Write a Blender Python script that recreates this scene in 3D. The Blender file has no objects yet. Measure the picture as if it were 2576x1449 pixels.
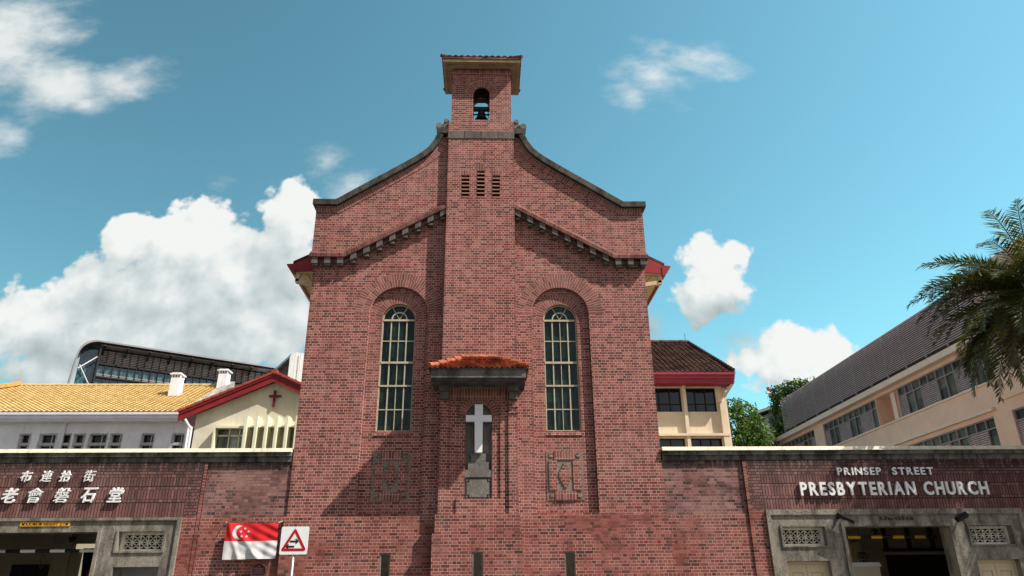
import bpy, bmesh, math, random
import numpy as np
from mathutils import Vector, Matrix
from mathutils.geometry import tessellate_polygon
from math import sin, cos, tan, pi, radians, sqrt, atan2
random.seed(7); RNG = np.random.default_rng(11)
S = bpy.context.scene; COL = S.collection

# ------------------------------------------------------------------ camera, world, sun, exposure
PITCH, YAW, ROLL = 0.39852666, 0.03697363, -0.01030834
CAM = Vector((0.2226, -19.5, 1.6))
FWD = Vector((sin(YAW)*cos(PITCH), cos(YAW)*cos(PITCH), sin(PITCH)))
R0 = Vector((cos(YAW), -sin(YAW), 0)); U0 = R0.cross(FWD)
RT = R0*cos(ROLL)+U0*sin(ROLL); UP = U0*cos(ROLL)-R0*sin(ROLL)
cd = bpy.data.cameras.new('camera'); cam = bpy.data.objects.new('camera', cd); COL.objects.link(cam)
cd.sensor_width = 36; cd.lens = 2869.417/4096*36; cd.clip_start = .1; cd.clip_end = 3000
cam.matrix_world = Matrix(((RT.x, UP.x, -FWD.x, CAM.x), (RT.y, UP.y, -FWD.y, CAM.y), (RT.z, UP.z, -FWD.z, CAM.z), (0, 0, 0, 1)))
S.camera = cam
SUNDIR = Vector((2.05, -1.0, 2.75)).normalized()      # towards the sun
sl = bpy.data.lights.new('sun', 'SUN'); sl.energy = 5.0; sl.angle = radians(.5); sl.color = (1, .95, .87)
so = bpy.data.objects.new('sun', sl); COL.objects.link(so); so.location = (20, -10, 30)
so.rotation_euler = (-SUNDIR).to_track_quat('-Z', 'Y').to_euler()
S.view_settings.view_transform = 'Standard'; S.view_settings.look = 'None'
S.view_settings.exposure = 0.55; S.view_settings.gamma = 1; S.view_settings.use_curve_mapping = False
try:
    S.cycles.max_bounces = 6; S.cycles.diffuse_bounces = 3; S.cycles.glossy_bounces = 2; S.cycles.transparent_max_bounces = 6
except Exception: pass

def ray(px, py):                       # photograph pixel (2576 wide) -> direction with y = 1
    d = FWD + RT*((px-1288)*1.59006/2869.417) - UP*((py-724.5)*1.59006/2869.417)
    return d/d.y
def at(px, py, Y):
    d = ray(px, py); t = Y-CAM.y
    return CAM.x+d.x*t, CAM.z+d.z*t

class NT:
    def __init__(s, tree): s.t = tree; s.n = tree.nodes; s.l = tree.links
    def add(s, typ, **kw):
        n = s.n.new(typ)
        for k, v in kw.items():
            if k.startswith('i_'):
                key = k[2:]; key = int(key) if key.isdigit() else key.replace('_', ' ')
                s.set(n.inputs[key], v)
            else: setattr(n, k, v)
        return n
    def set(s, inp, v):
        if isinstance(v, bpy.types.NodeSocket): s.l.new(v, inp)
        else: inp.default_value = v
    def math(s, op, a, b=None, c=None, clamp=False):
        n = s.n.new('ShaderNodeMath'); n.operation = op; n.use_clamp = clamp
        for i, v in enumerate((a, b, c)):
            if v is not None: s.set(n.inputs[i], v)
        return n.outputs[0]
    def vmath(s, op, a, b=None, out=0):
        n = s.n.new('ShaderNodeVectorMath'); n.operation = op
        s.set(n.inputs[0], a)
        if b is not None: s.set(n.inputs[1], b)
        return n.outputs[out]
    def mix(s, f, a, b, blend='MIX'):
        n = s.n.new('ShaderNodeMix'); n.data_type = 'RGBA'; n.blend_type = blend; n.clamp_factor = True
        s.set(n.inputs[0], f)
        for i, v in ((6, a), (7, b)):
            if not isinstance(v, bpy.types.NodeSocket) and len(v) == 3: v = (*v, 1)
            s.set(n.inputs[i], v)
        return n.outputs[2]
    def ramp(s, f, stops, interp='LINEAR'):
        n = s.n.new('ShaderNodeValToRGB'); r = n.color_ramp; r.interpolation = interp
        while len(r.elements) < len(stops): r.elements.new(.5)
        for e, (p, c) in zip(r.elements, stops):
            e.position = p; e.color = (*c, 1) if len(c) == 3 else c
        s.set(n.inputs[0], f); return n.outputs[0]
    def sstep(s, v, a, b, lo=0., hi=1.):
        n = s.n.new('ShaderNodeMapRange'); n.interpolation_type = 'SMOOTHSTEP'
        s.set(n.inputs[0], v)
        for i, x in ((1, a), (2, b), (3, lo), (4, hi)): n.inputs[i].default_value = x
        return n.outputs[0]
    def noise(s, vec, scale, detail=4, rough=.55, w=None):
        n = s.n.new('ShaderNodeTexNoise'); s.set(n.inputs['Vector'], vec)
        n.inputs['Scale'].default_value = scale; n.inputs['Detail'].default_value = detail; n.inputs['Roughness'].default_value = rough
        if w: n.noise_dimensions = '2D'
        return n.outputs[0]

def build_world():
    w = bpy.data.worlds.new('World'); S.world = w; w.use_nodes = True
    t = NT(w.node_tree); t.n.clear()
    out = t.add('ShaderNodeOutputWorld')
    sky = t.add('ShaderNodeTexSky'); sky.sky_type = 'NISHITA'; sky.sun_disc = False
    sky.sun_elevation = math.asin(SUNDIR.z); sky.sun_rotation = atan2(SUNDIR.x, SUNDIR.y)
    sky.air_density = 1.0; sky.dust_density = .6; sky.ozone_density = 1.6
    tc = t.add('ShaderNodeTexCoord')
    sep = t.add('ShaderNodeSeparateXYZ', i_0=tc.outputs['Generated'])
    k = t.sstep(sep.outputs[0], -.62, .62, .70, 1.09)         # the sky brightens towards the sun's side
    north = t.sstep(sep.outputs[1], -.12, .12)                # deep blue-green away from the sun, unseen south warmed and dimmed to set the facade's shade
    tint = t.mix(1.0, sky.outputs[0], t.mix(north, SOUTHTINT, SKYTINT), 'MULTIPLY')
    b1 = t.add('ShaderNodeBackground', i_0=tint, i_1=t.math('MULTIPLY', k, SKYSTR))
    y = t.math('MAXIMUM', sep.outputs[1], .05)
    a = t.math('DIVIDE', sep.outputs[0], y); b = t.math('DIVIDE', sep.outputs[2], y)
    P = t.add('ShaderNodeCombineXYZ', i_0=a, i_1=b, i_2=0.).outputs[0]
    def blobs_field(Pv, blobs):
        acc = None
        for (px, py, rx, ry, h) in blobs:
            c = ray(px, py); ex = ray(px+rx, py); ey = ray(px, py-ry)
            ra = abs(ex.x-c.x); rb = abs(ey.z-c.z)
            d = t.vmath('MULTIPLY', t.vmath('SUBTRACT', Pv, (c.x, c.z, 0)), (1/ra, 1/rb, 0))
            v = t.math('MULTIPLY', t.math('SUBTRACT', 1., t.vmath('LENGTH', d, out=1)), h)
            if acc is None: acc = v
            else:
                n = t.n.new('ShaderNodeMath'); n.operation = 'SMOOTH_MAX'
                t.set(n.inputs[0], acc); t.set(n.inputs[1], v); n.inputs[2].default_value = .15; acc = n.outputs[0]
        return acc
    dense = [(735, 545, 85, 100, 1), (480, 612, 160, 105, 1), (335, 600, 80, 75, 1), (225, 722, 105, 78, 1), (620, 690, 200, 130, 1),
             (410, 765, 320, 150, 1), (70, 812, 170, 92, 1), (610, 830, 240, 130, 1), (330, 870, 420, 120, .8),
             (1795, 685, 98, 90, .9), (1845, 640, 52, 46, .9), (1755, 745, 66, 62, .8),
             (2005, 888, 118, 82, .95), (1890, 908, 80, 52, .8), (2090, 890, 78, 54, .9), (1985, 940, 170, 45, .6)]
    wisp = [(30, 90, 210, 210, 1.1), (150, 215, 170, 105, 1), (300, 195, 150, 70, .9), (215, 262, 90, 50, .7), (-30, 330, 130, 70, .5),
            (1650, 195, 130, 90, .75), (1750, 150, 140, 55, .65), (1600, 240, 90, 75, .6), (1650, 130, 70, 50, .5),
            (820, 410, 60, 50, .5), (890, 470, 100, 60, .6), (30, 345, 50, 45, .5), (1640, 825, 35, 60, .7), (1870, 860, 90, 40, .5), (560, 465, 40, 30, .3)]
    def puff(Pv):
        wn = t.add('ShaderNodeTexNoise', i_Vector=Pv, i_Scale=7.0, i_Detail=2.0); wn.noise_dimensions = '2D'
        Pw = t.vmath('ADD', Pv, t.vmath('MULTIPLY', t.vmath('SUBTRACT', wn.outputs[1], (.5, .5, .5)), (.045, .045, 0)))
        vo = t.add('ShaderNodeTexVoronoi', i_Vector=Pw, i_Scale=13.0, i_Detail=2.6, i_Roughness=.5); vo.feature = 'F1'; vo.normalize = True; vo.voronoi_dimensions = '2D'
        f = t.noise(Pv, 26., 6, .6, 2)
        return t.math('ADD', t.math('MULTIPLY', t.math('SUBTRACT', .33, vo.outputs[0]), 1.3), t.math('MULTIPLY', t.math('SUBTRACT', f, .5), .6))
    det = puff(P); det2 = puff(t.vmath('ADD', P, (.012, .02, 0))); fld = blobs_field(P, dense); dd = t.math('ADD', fld, det)
    ad = t.math('MULTIPLY', t.sstep(dd, -.01, .20), .97)
    ns = t.add('ShaderNodeMapping', i_Vector=P); ns.inputs['Rotation'].default_value = (0, 0, .5); ns.inputs['Scale'].default_value = (.75, 1.35, 1)
    n3 = t.noise(ns.outputs[0], 11.0, 9, .62, 2)
    dw = t.math('ADD', blobs_field(P, wisp), t.math('MULTIPLY', t.math('SUBTRACT', n3, .53), 1.5))
    aw = t.math('MULTIPLY', t.sstep(dw, -.05, 1.05), .85)
    alpha = t.math('MULTIPLY', t.math('MAXIMUM', ad, aw), t.sstep(sep.outputs[1], .05, .2))
    # cloud light: where the cloud thins out towards the sun it is lit
    li = t.math('ADD', .50, t.math('MULTIPLY', t.math('SUBTRACT', det, det2), .8))
    big = t.math('SUBTRACT', fld, blobs_field(t.vmath('ADD', P, (.03, .10, 0)), dense))
    li = t.math('ADD', li, t.math('MULTIPLY', big, .5))
    nb = t.noise(P, 6.0, 3, .5, 2)
    li = t.math('ADD', li, t.math('MULTIPLY', t.math('SUBTRACT', nb, .5), .2))
    cc = t.ramp(li, [(0, (.45, .52, .53)), (.3, (.58, .65, .655)), (.6, (.74, .81, .81)), (.85, (.93, .965, .945)), (1, (1.02, 1.03, 1.0))])
    b2 = t.add('ShaderNodeBackground', i_0=cc, i_1=CLOUDSTR)
    mx = t.add('ShaderNodeMixShader', i_0=alpha, i_1=b1.outputs[0], i_2=b2.outputs[0])
    t.l.new(mx.outputs[0], out.inputs[0])
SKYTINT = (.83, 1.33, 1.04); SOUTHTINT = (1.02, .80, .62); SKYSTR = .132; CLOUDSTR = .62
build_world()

# ------------------------------------------------------------------ mesh helpers
class MB:
    def __init__(s, M=None): s.v = []; s.f = []; s.uv = []; s.mi = []; s.M = M
    def face(s, pts, mat=0, uv=None):
        pts = [Vector(p) for p in pts]
        if uv is None:
            n = Vector((0, 0, 0))
            for i in range(len(pts)):
                a, b = pts[i], pts[(i+1) % len(pts)]
                n += Vector(((a.y-b.y)*(a.z+b.z), (a.z-b.z)*(a.x+b.x), (a.x-b.x)*(a.y+b.y)))
            ax, ay, az = abs(n.x), abs(n.y), abs(n.z)
            if ay >= ax and ay >= az: uv = [(p.x, p.z) for p in pts]
            elif ax >= az: uv = [(p.y, p.z) for p in pts]
            else: uv = [(p.x, p.y) for p in pts]
        i0 = len(s.v)
        s.v += [s.M(p) if s.M else tuple(p) for p in pts]
        s.f.append(tuple(range(i0, i0+len(pts)))); s.uv += uv; s.mi.append(mat)
    def box(s, x0, x1, y0, y1, z0, z1, mat=0):
        p = lambda a, b, c: ((x0, x1)[a], (y0, y1)[b], (z0, z1)[c])
        for q in (((0,0,0),(1,0,0),(1,0,1),(0,0,1)), ((1,1,0),(0,1,0),(0,1,1),(1,1,1)), ((0,1,0),(0,0,0),(0,0,1),(0,1,1)),
                  ((1,0,0),(1,1,0),(1,1,1),(1,0,1)), ((0,0,1),(1,0,1),(1,1,1),(0,1,1)), ((0,1,0),(1,1,0),(1,0,0),(0,0,0))):
            s.face([p(*c) for c in q], mat)
        return s
    def hexa(s, b, t, mat=0):          # b, t: four bottom and four top points, same winding
        s.face(b[::-1], mat); s.face(t, mat)
        for i in range(4):
            j = (i+1) % 4; s.face([b[i], b[j], t[j], t[i]], mat)
        return s
    def plate(s, outer, holes=(), y0=0., y1=None, mat=0, rmat=None, back=False, sides=True, hy1=None):
        """polygon in XZ at y0 (facing -Y) with holes, thickness to y1"""
        loops = [[Vector((x, z, 0)) for x, z in l] for l in (outer, *holes)]
        flat = [p for l in loops for p in l]
        for tri in tessellate_polygon(loops):
            s.face([(flat[i].x, y0, flat[i].y) for i in tri], mat)
            if back and y1 is not None: s.face([(flat[i].x, y1, flat[i].y) for i in tri][::-1], mat)
        for k, l in enumerate(loops):
            if k == 0 and not sides: continue
            yy = y1 if k == 0 or hy1 is None else hy1
            if yy is None: continue
            for i in range(len(l)):
                a, b = l[i], l[(i+1) % len(l)]
                s.face([(a.x, y0, a.y), (b.x, y0, b.y), (b.x, yy, b.y), (a.x, yy, a.y)], mat if k == 0 or rmat is None else rmat)
        return s
    def tube(s, p0, p1, r, n=8, mat=0, r1=None, cap=True):
        p0, p1 = Vector(p0), Vector(p1); d = (p1-p0).normalized(); r1 = r if r1 is None else r1
        a = d.orthogonal().normalized(); b = d.cross(a)
        A = [p0+(a*cos(2*pi*i/n)+b*sin(2*pi*i/n))*r for i in range(n)]; B = [p1+(a*cos(2*pi*i/n)+b*sin(2*pi*i/n))*r1 for i in range(n)]
        for i in range(n):
            j = (i+1) % n; s.face([A[i], A[j], B[j], B[i]], mat)
        if cap: s.face(A[::-1], mat); s.face(B, mat)
        return s
    def bar(s, p0, p1, w, h, mat=0, up=(0, 0, 1)):      # rectangular bar between two points
        p0, p1 = Vector(p0), Vector(p1); d = (p1-p0).normalized(); sd = d.cross(Vector(up)).normalized(); u = sd.cross(d)
        c = lambda p: [p-sd*w/2-u*h/2, p+sd*w/2-u*h/2, p+sd*w/2+u*h/2, p-sd*w/2+u*h/2]
        return s.hexa(c(p0), c(p1), mat)
    def lathe(s, prof, c, n=20, mat=0):
        c = Vector(c)
        for (r0, z0), (r1, z1) in zip(prof, prof[1:]):
            for i in range(n):
                a, b = 2*pi*i/n, 2*pi*(i+1)/n
                s.face([c+Vector((r0*cos(a), r0*sin(a), z0)), c+Vector((r0*cos(b), r0*sin(b), z0)), c+Vector((r1*cos(b), r1*sin(b), z1)), c+Vector((r1*cos(a), r1*sin(a), z1))], mat)
        return s
    def ring(s, cx, cz, r0, r1, y0, y1, a0=0., a1=pi, bw=.078, mat=0, seg=40):
        rm = (r0+r1)/2; L = rm*(a1-a0); n = max(1, round(L/bw)); k = n*bw/L
        P = lambda r, a, y: (cx+r*cos(a), y, cz+r*sin(a))
        for i in range(seg):
            A, B = a0+(a1-a0)*i/seg, a0+(a1-a0)*(i+1)/seg
            u0, u1 = rm*(A-a0)*k, rm*(B-a0)*k
            s.face([P(r0, A, y0), P(r1, A, y0), P(r1, B, y0), P(r0, B, y0)], mat, [(u0, 0), (u0, r1-r0), (u1, r1-r0), (u1, 0)])
            s.face([P(r1, A, y0), P(r1, A, y1), P(r1, B, y1), P(r1, B, y0)], mat, [(u0, 0), (u0, .05), (u1, .05), (u1, 0)])
            s.face([P(r0, A, y0), P(r0, B, y0), P(r0, B, y1), P(r0, A, y1)], mat, [(u0, 0), (u1, 0), (u1, .05), (u0, .05)])
        for A in (a0, a1): s.face([P(r0, A, y0), P(r1, A, y0), P(r1, A, y1), P(r0, A, y1)], mat)
        return s
    def strip(s, path, prof, mats=None, caps=True):
        """sweep a profile [(n, y)] (n = offset across the path in XZ) along a path [(x, z)] in the XZ plane; u = length"""
        npt = len(path); nor = []
        for i in range(npt):
            ds = []
            if i > 0: ds.append((Vector(path[i])-Vector(path[i-1])).normalized())
            if i < npt-1: ds.append((Vector(path[i+1])-Vector(path[i])).normalized())
            d = sum(ds, Vector((0, 0))); d.normalize(); nn = Vector((-d.y, d.x)); nor.append(nn/max(.5, nn.dot(Vector((-ds[0].y, ds[0].x)))))
        L = [0]
        for i in range(1, npt): L.append(L[-1]+(Vector(path[i])-Vector(path[i-1])).length)
        pt = lambda i, k: (path[i][0]+nor[i].x*prof[k][0], prof[k][1], path[i][1]+nor[i].y*prof[k][0])
        acc = [0]
        for k in range(1, len(prof)): acc.append(acc[-1]+sqrt((prof[k][0]-prof[k-1][0])**2+(prof[k][1]-prof[k-1][1])**2))
        for i in range(npt-1):
            for k in range(len(prof)-1):
                s.face([pt(i, k), pt(i+1, k), pt(i+1, k+1), pt(i, k+1)], mats[k] if mats else 0,
                       [(L[i], acc[k]), (L[i+1], acc[k]), (L[i+1], acc[k+1]), (L[i], acc[k+1])])
        if caps:
            for i in (0, npt-1): s.face([pt(i, k) for k in range(len(prof))], mats[0] if mats else 0)
        return s
    def tiles(s, eL, eR, rL, rR, rows, wave=.22, amp=.025, step=.035, mat=0, per=6, jitter=0.0):
        """pantiles between an eave and a ridge edge (hips are clipped)"""
        eL, eR, rL, rR = map(Vector, (eL, eR, rL, rR))
        ux = (eR-eL).normalized(); W = (eR-eL).length
        nrm = ux.cross(((rL+rR)/2-(eL+eR)/2)).normalized()
        if nrm.z < 0: nrm = -nrm
        rl, rr = (rL-eL), (rR-eL)
        uL, uR = rl.dot(ux), rr.dot(ux); up = rl-ux*uL
        lo, hi = min(0, uL), max(W, uR); n = max(2, int((hi-lo)/wave*per)); us = [lo+(hi-lo)*i/n for i in range(n+1)]
        def P(u, v, h):
            a, b = uL*v, W+(uR-W)*v; uc = min(max(u, a), b)
            return eL+ux*uc+up*v+nrm*(h+amp*sin(2*pi*u/wave))
        for r in range(rows):
            v0, v1 = r/rows, (r+1)/rows
            jj = random.uniform(-jitter, jitter)
            A = [P(u, v0, step+jj) for u in us]; B = [P(u, v1, 0) for u in us]; D = [P(u, v0, -.004) for u in us]
            for i in range(n):
                if (A[i]-A[i+1]).length < 1e-5 and (B[i]-B[i+1]).length < 1e-5: continue
                s.face([A[i], A[i+1], B[i+1], B[i]], mat, [(us[i], r), (us[i+1], r), (us[i+1], r+.98), (us[i], r+.98)])
                s.face([D[i], D[i+1], A[i+1], A[i]], mat, [(us[i], r), (us[i+1], r), (us[i+1], r+.02), (us[i], r+.02)])
        return s
    def build(s, name, mats, parent=None, smooth=False):
        me = bpy.data.meshes.new(name); me.from_pydata([tuple(p) for p in s.v], [], s.f)
        uvl = me.uv_layers.new(name='UVMap'); uvl.data.foreach_set('uv', np.array(s.uv, dtype=np.float32).ravel())
        if not isinstance(mats, (list, tuple)): mats = [mats]
        for m in mats: me.materials.append(m)
        me.polygons.foreach_set('material_index', s.mi)
        if smooth:
            bm = bmesh.new(); bm.from_mesh(me); bmesh.ops.remove_doubles(bm, verts=bm.verts, dist=1e-4)
            bmesh.ops.recalc_face_normals(bm, faces=bm.faces); bm.to_mesh(me); bm.free()
            me.polygons.foreach_set('use_smooth', [True]*len(me.polygons))
        me.update()
        return link(bpy.data.objects.new(name, me), parent)
def link(o, parent=None):
    COL.objects.link(o)
    if parent is not None:
        o.parent = parent
        if parent.parent is None: o.matrix_parent_inverse = Matrix.Translation(parent.location).inverted()
    return o
def tag(o, label, cat, group=None, kind=None):
    if label: o['label'] = label
    if cat: o['category'] = cat
    if group: o['group'] = group
    if kind: o['kind'] = kind
    return o
def thing(name, loc, label, cat, group=None):
    o = bpy.data.objects.new(name, None); COL.objects.link(o); o.location = loc; o.empty_display_size = .3
    return tag(o, label, cat, group)
def arc(cx, cz, r, a0, a1, n): return [(cx+r*cos(a0+(a1-a0)*i/n), cz+r*sin(a0+(a1-a0)*i/n)) for i in range(n+1)]
def archhole(cx, hw, z0, zs, n=24): return [(cx-hw, z0), (cx+hw, z0)] + arc(cx, zs, hw, 0, pi, n)
def rect(x0, x1, z0, z1): return [(x0, z0), (x1, z0), (x1, z1), (x0, z1)]
def letters(parent, text, x0, x1, z0, z1, y0, depth, mat, bold=.02, shear=0, name='letter', M=None, gap=.16, space=.45, chw=None):
    """raised letters, one mesh each, fitted between x0 and x1"""
    items = []; pen = 0
    for ch in text:
        if ch == ' ': pen += space; continue
        c = bpy.data.curves.new('glyph', 'FONT'); c.body = ch; c.offset = bold; c.shear = shear; c.resolution_u = 3
        c.extrude = .5
        o = bpy.data.objects.new('glyph', c); COL.objects.link(o)
        dg = bpy.context.evaluated_depsgraph_get(); dg.update()
        me = bpy.data.meshes.new_from_object(o.evaluated_get(dg)); bpy.data.objects.remove(o)
        co = np.empty(len(me.vertices)*3); me.vertices.foreach_get('co', co); co = co.reshape(-1, 3)
        w = co[:, 0].max()-co[:, 0].min(); co[:, 0] -= co[:, 0].min()
        items.append((me, co, pen)); pen += w+gap
    total = pen-gap; allz = np.concatenate([c[:, 1] for _, c, _ in items]); mn, mx = allz.min(), allz.max()
    kx, kz = (x1-x0)/total, (z1-z0)/(mx-mn); out = []
    for me, co, p in items:
        X = x0+(co[:, 0]+p)*kx; Z = z0+(co[:, 1]-mn)*kz; Y = y0-depth*(co[:, 2]+.5)
        pts = np.stack([X, Y, Z], 1)
        me.vertices.foreach_set('co', pts.ravel().astype(np.float32)); me.materials.clear(); me.materials.append(mat); me.update()
        me.name = name; out.append(link(bpy.data.objects.new(name, me), parent))
    return out

# ------------------------------------------------------------------ materials
MATS = {}
def newmat(name):
    m = bpy.data.materials.new(name); m.use_nodes = True; t = NT(m.node_tree); t.n.clear()
    o = t.add('ShaderNodeOutputMaterial'); b = t.add('ShaderNodeBsdfPrincipled'); t.l.new(b.outputs[0], o.inputs[0])
    MATS[name] = m; return m, t, b
def plain(name, col, rough=.6, var=.12, scale=3., spec=.3, metal=0, bump=.0, streak=0., streakcol=(.03, .03, .03)):
    m, t, b = newmat(name); g = t.add('ShaderNodeNewGeometry').outputs['Position']
    n = t.noise(g, scale, 5, .6); k = t.sstep(n, .3, .7, 1-var, 1+var)
    c = t.mix(1., (*col, 1), t.add('ShaderNodeCombineColor', i_0=k, i_1=k, i_2=k).outputs[0], 'MULTIPLY')
    if streak:
        mp = t.add('ShaderNodeMapping', i_Vector=g); mp.inputs['Scale'].default_value = (5, 5, .6)
        sn = t.noise(mp.outputs[0], 1.6, 6, .65); c = t.mix(t.math('MULTIPLY', t.sstep(sn, .5, .72), streak), c, streakcol)
    t.set(b.inputs['Base Color'], c); b.inputs['Roughness'].default_value = rough; b.inputs['Specular IOR Level'].default_value = spec; b.inputs['Metallic'].default_value = metal
    if bump:
        bp = t.add('ShaderNodeBump', i_Strength=bump, i_Distance=.02, i_Height=t.noise(g, 25., 5)); t.l.new(bp.outputs[0], b.inputs['Normal'])
    return m
BR = [(0, (0.0918, 0.036, 0.0311)), (0.06, (0.1326, 0.046, 0.04)), (0.25, (0.175, 0.0514, 0.0403)), (0.5, (0.2334, 0.0698, 0.0555)), (0.8, (0.2917, 0.0973, 0.077)), (0.992, (0.3395, 0.1331, 0.1074)), (0.996, (0.2122, 0.0275, 0.0233))]
BR2 = [(0, (0.07, 0.028, 0.022)), (0.12, (0.135, 0.042, 0.033)), (0.4, (0.205, 0.06, 0.045)), (0.7, (0.255, 0.078, 0.058)), (0.99, (0.3, 0.105, 0.08)), (0.995, (0.22, 0.03, 0.025))]
BR3 = [(0, (0.055, 0.03, 0.028)), (0.2, (0.115, 0.052, 0.046)), (0.5, (0.185, 0.078, 0.068)), (0.8, (0.24, 0.108, 0.095)), (1, (0.3, 0.165, 0.145))]
def brick(name, stops, mortar, soldier=False, mort=.0095, dirty=0., mixmortar=None, pale=.25, drip=None):
    m, t, b = newmat(name); uv = t.add('ShaderNodeUVMap').outputs[0]; g = t.add('ShaderNodeNewGeometry').outputs['Position']
    wob = t.add('ShaderNodeTexNoise', i_Vector=g, i_Scale=14., i_Detail=2.)
    uvw = t.vmath('ADD', uv, t.vmath('MULTIPLY', t.vmath('SUBTRACT', wob.outputs[1], (.5, .5, .5)), (.012, .010, 0)))
    x = t.add('ShaderNodeTexBrick', i_Vector=uvw, i_Color1=(0, 0, 0, 1), i_Color2=(1, 1, 1, 1), i_Mortar=(.5, .5, .5, 1), i_Scale=1., i_Mortar_Size=mort*.5, i_Mortar_Smooth=.25,
              i_Brick_Width=.078 if soldier else .2275, i_Row_Height=.232 if soldier else .0785)
    x.offset = 0 if soldier else .5; x.offset_frequency = 2; x.squash = 1 if soldier else .5; x.squash_frequency = 2
    bc = t.ramp(t.math('MULTIPLY', x.outputs[0], 1.), stops)
    fine = t.noise(g, 38., 4, .6); k = t.sstep(fine, .25, .75, .72, 1.22)
    bc = t.mix(1., bc, t.add('ShaderNodeCombineColor', i_0=k, i_1=k, i_2=k).outputs[0], 'MULTIPLY')
    big = t.noise(g, .55, 6, .62); bc = t.mix(t.math('MULTIPLY', t.sstep(big, .46, .70), pale), bc, (.33, .19, .16))
    med = t.noise(t.vmath('ADD', g, (7, 3, 9)), 1.3, 5, .6); bc = t.mix(t.math('MULTIPLY', t.sstep(med, .52, .75), .3), bc, t.mix(1., bc, (.62, .55, .55), 'MULTIPLY'))
    mc = (*mortar, 1)
    mn = t.noise(t.vmath('ADD', g, (3, 1, 5)), .9, 5, .6)
    if mixmortar: mc = t.mix(t.sstep(mn, .44, .64), mc, mixmortar)
    else: mc = t.mix(t.math('MULTIPLY', t.sstep(mn, .5, .7), .55), mc, (mortar[0]*.45, mortar[1]*.42, mortar[2]*.42))
    c = t.mix(x.outputs[1], bc, mc)
    if dirty:
        mp = t.add('ShaderNodeMapping', i_Vector=g); mp.inputs['Scale'].default_value = (3.2, 3.2, .8)
        dn = t.noise(mp.outputs[0], 1.1, 7, .68); c = t.mix(t.math('MULTIPLY', t.sstep(dn, .46, .72), dirty), c, (.035, .027, .028))
    if drip:
        z0, z1, amt = drip
        mp = t.add('ShaderNodeMapping', i_Vector=g); mp.inputs['Scale'].default_value = (9, 9, .7)
        sn = t.noise(mp.outputs[0], 1.3, 5, .6); sz = t.add('ShaderNodeSeparateXYZ', i_0=g).outputs[2]
        c = t.mix(t.math('MULTIPLY', t.math('MULTIPLY', t.sstep(sz, z0, z1), t.sstep(sn, .32, .56)), amt), c, (.022, .019, .018))
    t.set(b.inputs['Base Color'], c); b.inputs['Roughness'].default_value = .85; b.inputs['Specular IOR Level'].default_value = .2
    h = t.math('ADD', t.math('MULTIPLY', x.outputs[1], -1.), t.math('MULTIPLY', fine, .5))
    bp = t.add('ShaderNodeBump', i_Strength=.5, i_Distance=.012, i_Height=h); t.l.new(bp.outputs[0], b.inputs['Normal'])
    return m
def concrete(name, col, dark, amt=.7, blocks=0., zmask=None):
    m, t, b = newmat(name); g = t.add('ShaderNodeNewGeometry').outputs['Position']
    mp = t.add('ShaderNodeMapping', i_Vector=g); mp.inputs['Scale'].default_value = (2.6, 2.6, .9)
    n = t.noise(mp.outputs[0], 1.2, 7, .66); f = t.noise(g, 22., 5, .65)
    c = t.mix(t.math('MULTIPLY', t.sstep(n, .38, .66), amt), col, dark)
    k = t.sstep(f, .25, .75, .74, 1.2); c = t.mix(1., c, t.add('ShaderNodeCombineColor', i_0=k, i_1=k, i_2=k).outputs[0], 'MULTIPLY')
    vo = t.add('ShaderNodeTexVoronoi', i_Vector=t.vmath('ADD', g, t.vmath('MULTIPLY', t.add('ShaderNodeTexNoise', i_Vector=g, i_Scale=4.).outputs[1], (.25, .25, .25))), i_Scale=1.3); vo.feature = 'DISTANCE_TO_EDGE'
    if not blocks: c = t.mix(t.math('MULTIPLY', t.sstep(vo.outputs[0], .0, .012, 1., 0.), .55), c, (.03, .028, .025))
    h = f
    if blocks:
        uv = t.add('ShaderNodeUVMap').outputs[0]
        x = t.add('ShaderNodeTexBrick', i_Vector=uv, i_Scale=1., i_Mortar_Size=.012, i_Brick_Width=blocks, i_Row_Height=50., i_Color1=(1, 1, 1, 1), i_Color2=(.6, .6, .6, 1)); x.offset = 0
        c = t.mix(1., c, x.outputs[0], 'MULTIPLY'); c = t.mix(x.outputs[1], c, (.02, .018, .016))
    t.set(b.inputs['Base Color'], c); b.inputs['Roughness'].default_value = .9; b.inputs['Specular IOR Level'].default_value = .15
    bp = t.add('ShaderNodeBump', i_Strength=.4, i_Distance=.015, i_Height=h); t.l.new(bp.outputs[0], b.inputs['Normal'])
    return m
def tilemat(name, cols, per=.22):
    m, t, b = newmat(name); uv = t.add('ShaderNodeUVMap').outputs[0]; g = t.add('ShaderNodeNewGeometry').outputs['Position']
    fl = t.vmath('FLOOR', t.vmath('MULTIPLY', uv, (1/per, 1, 0)))
    wn = t.add('ShaderNodeTexWhiteNoise', i_Vector=fl); wn.noise_dimensions = '2D'
    c = t.ramp(wn.outputs[0], cols); n = t.noise(g, 2.5, 6, .65)
    c = t.mix(t.math('MULTIPLY', t.sstep(n, .52, .75), .5), c, t.mix(1., c, (.45, .42, .40), 'MULTIPLY'))
    t.set(b.inputs['Base Color'], c); b.inputs['Roughness'].default_value = .7; b.inputs['Specular IOR Level'].default_value = .25
    return m
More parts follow.
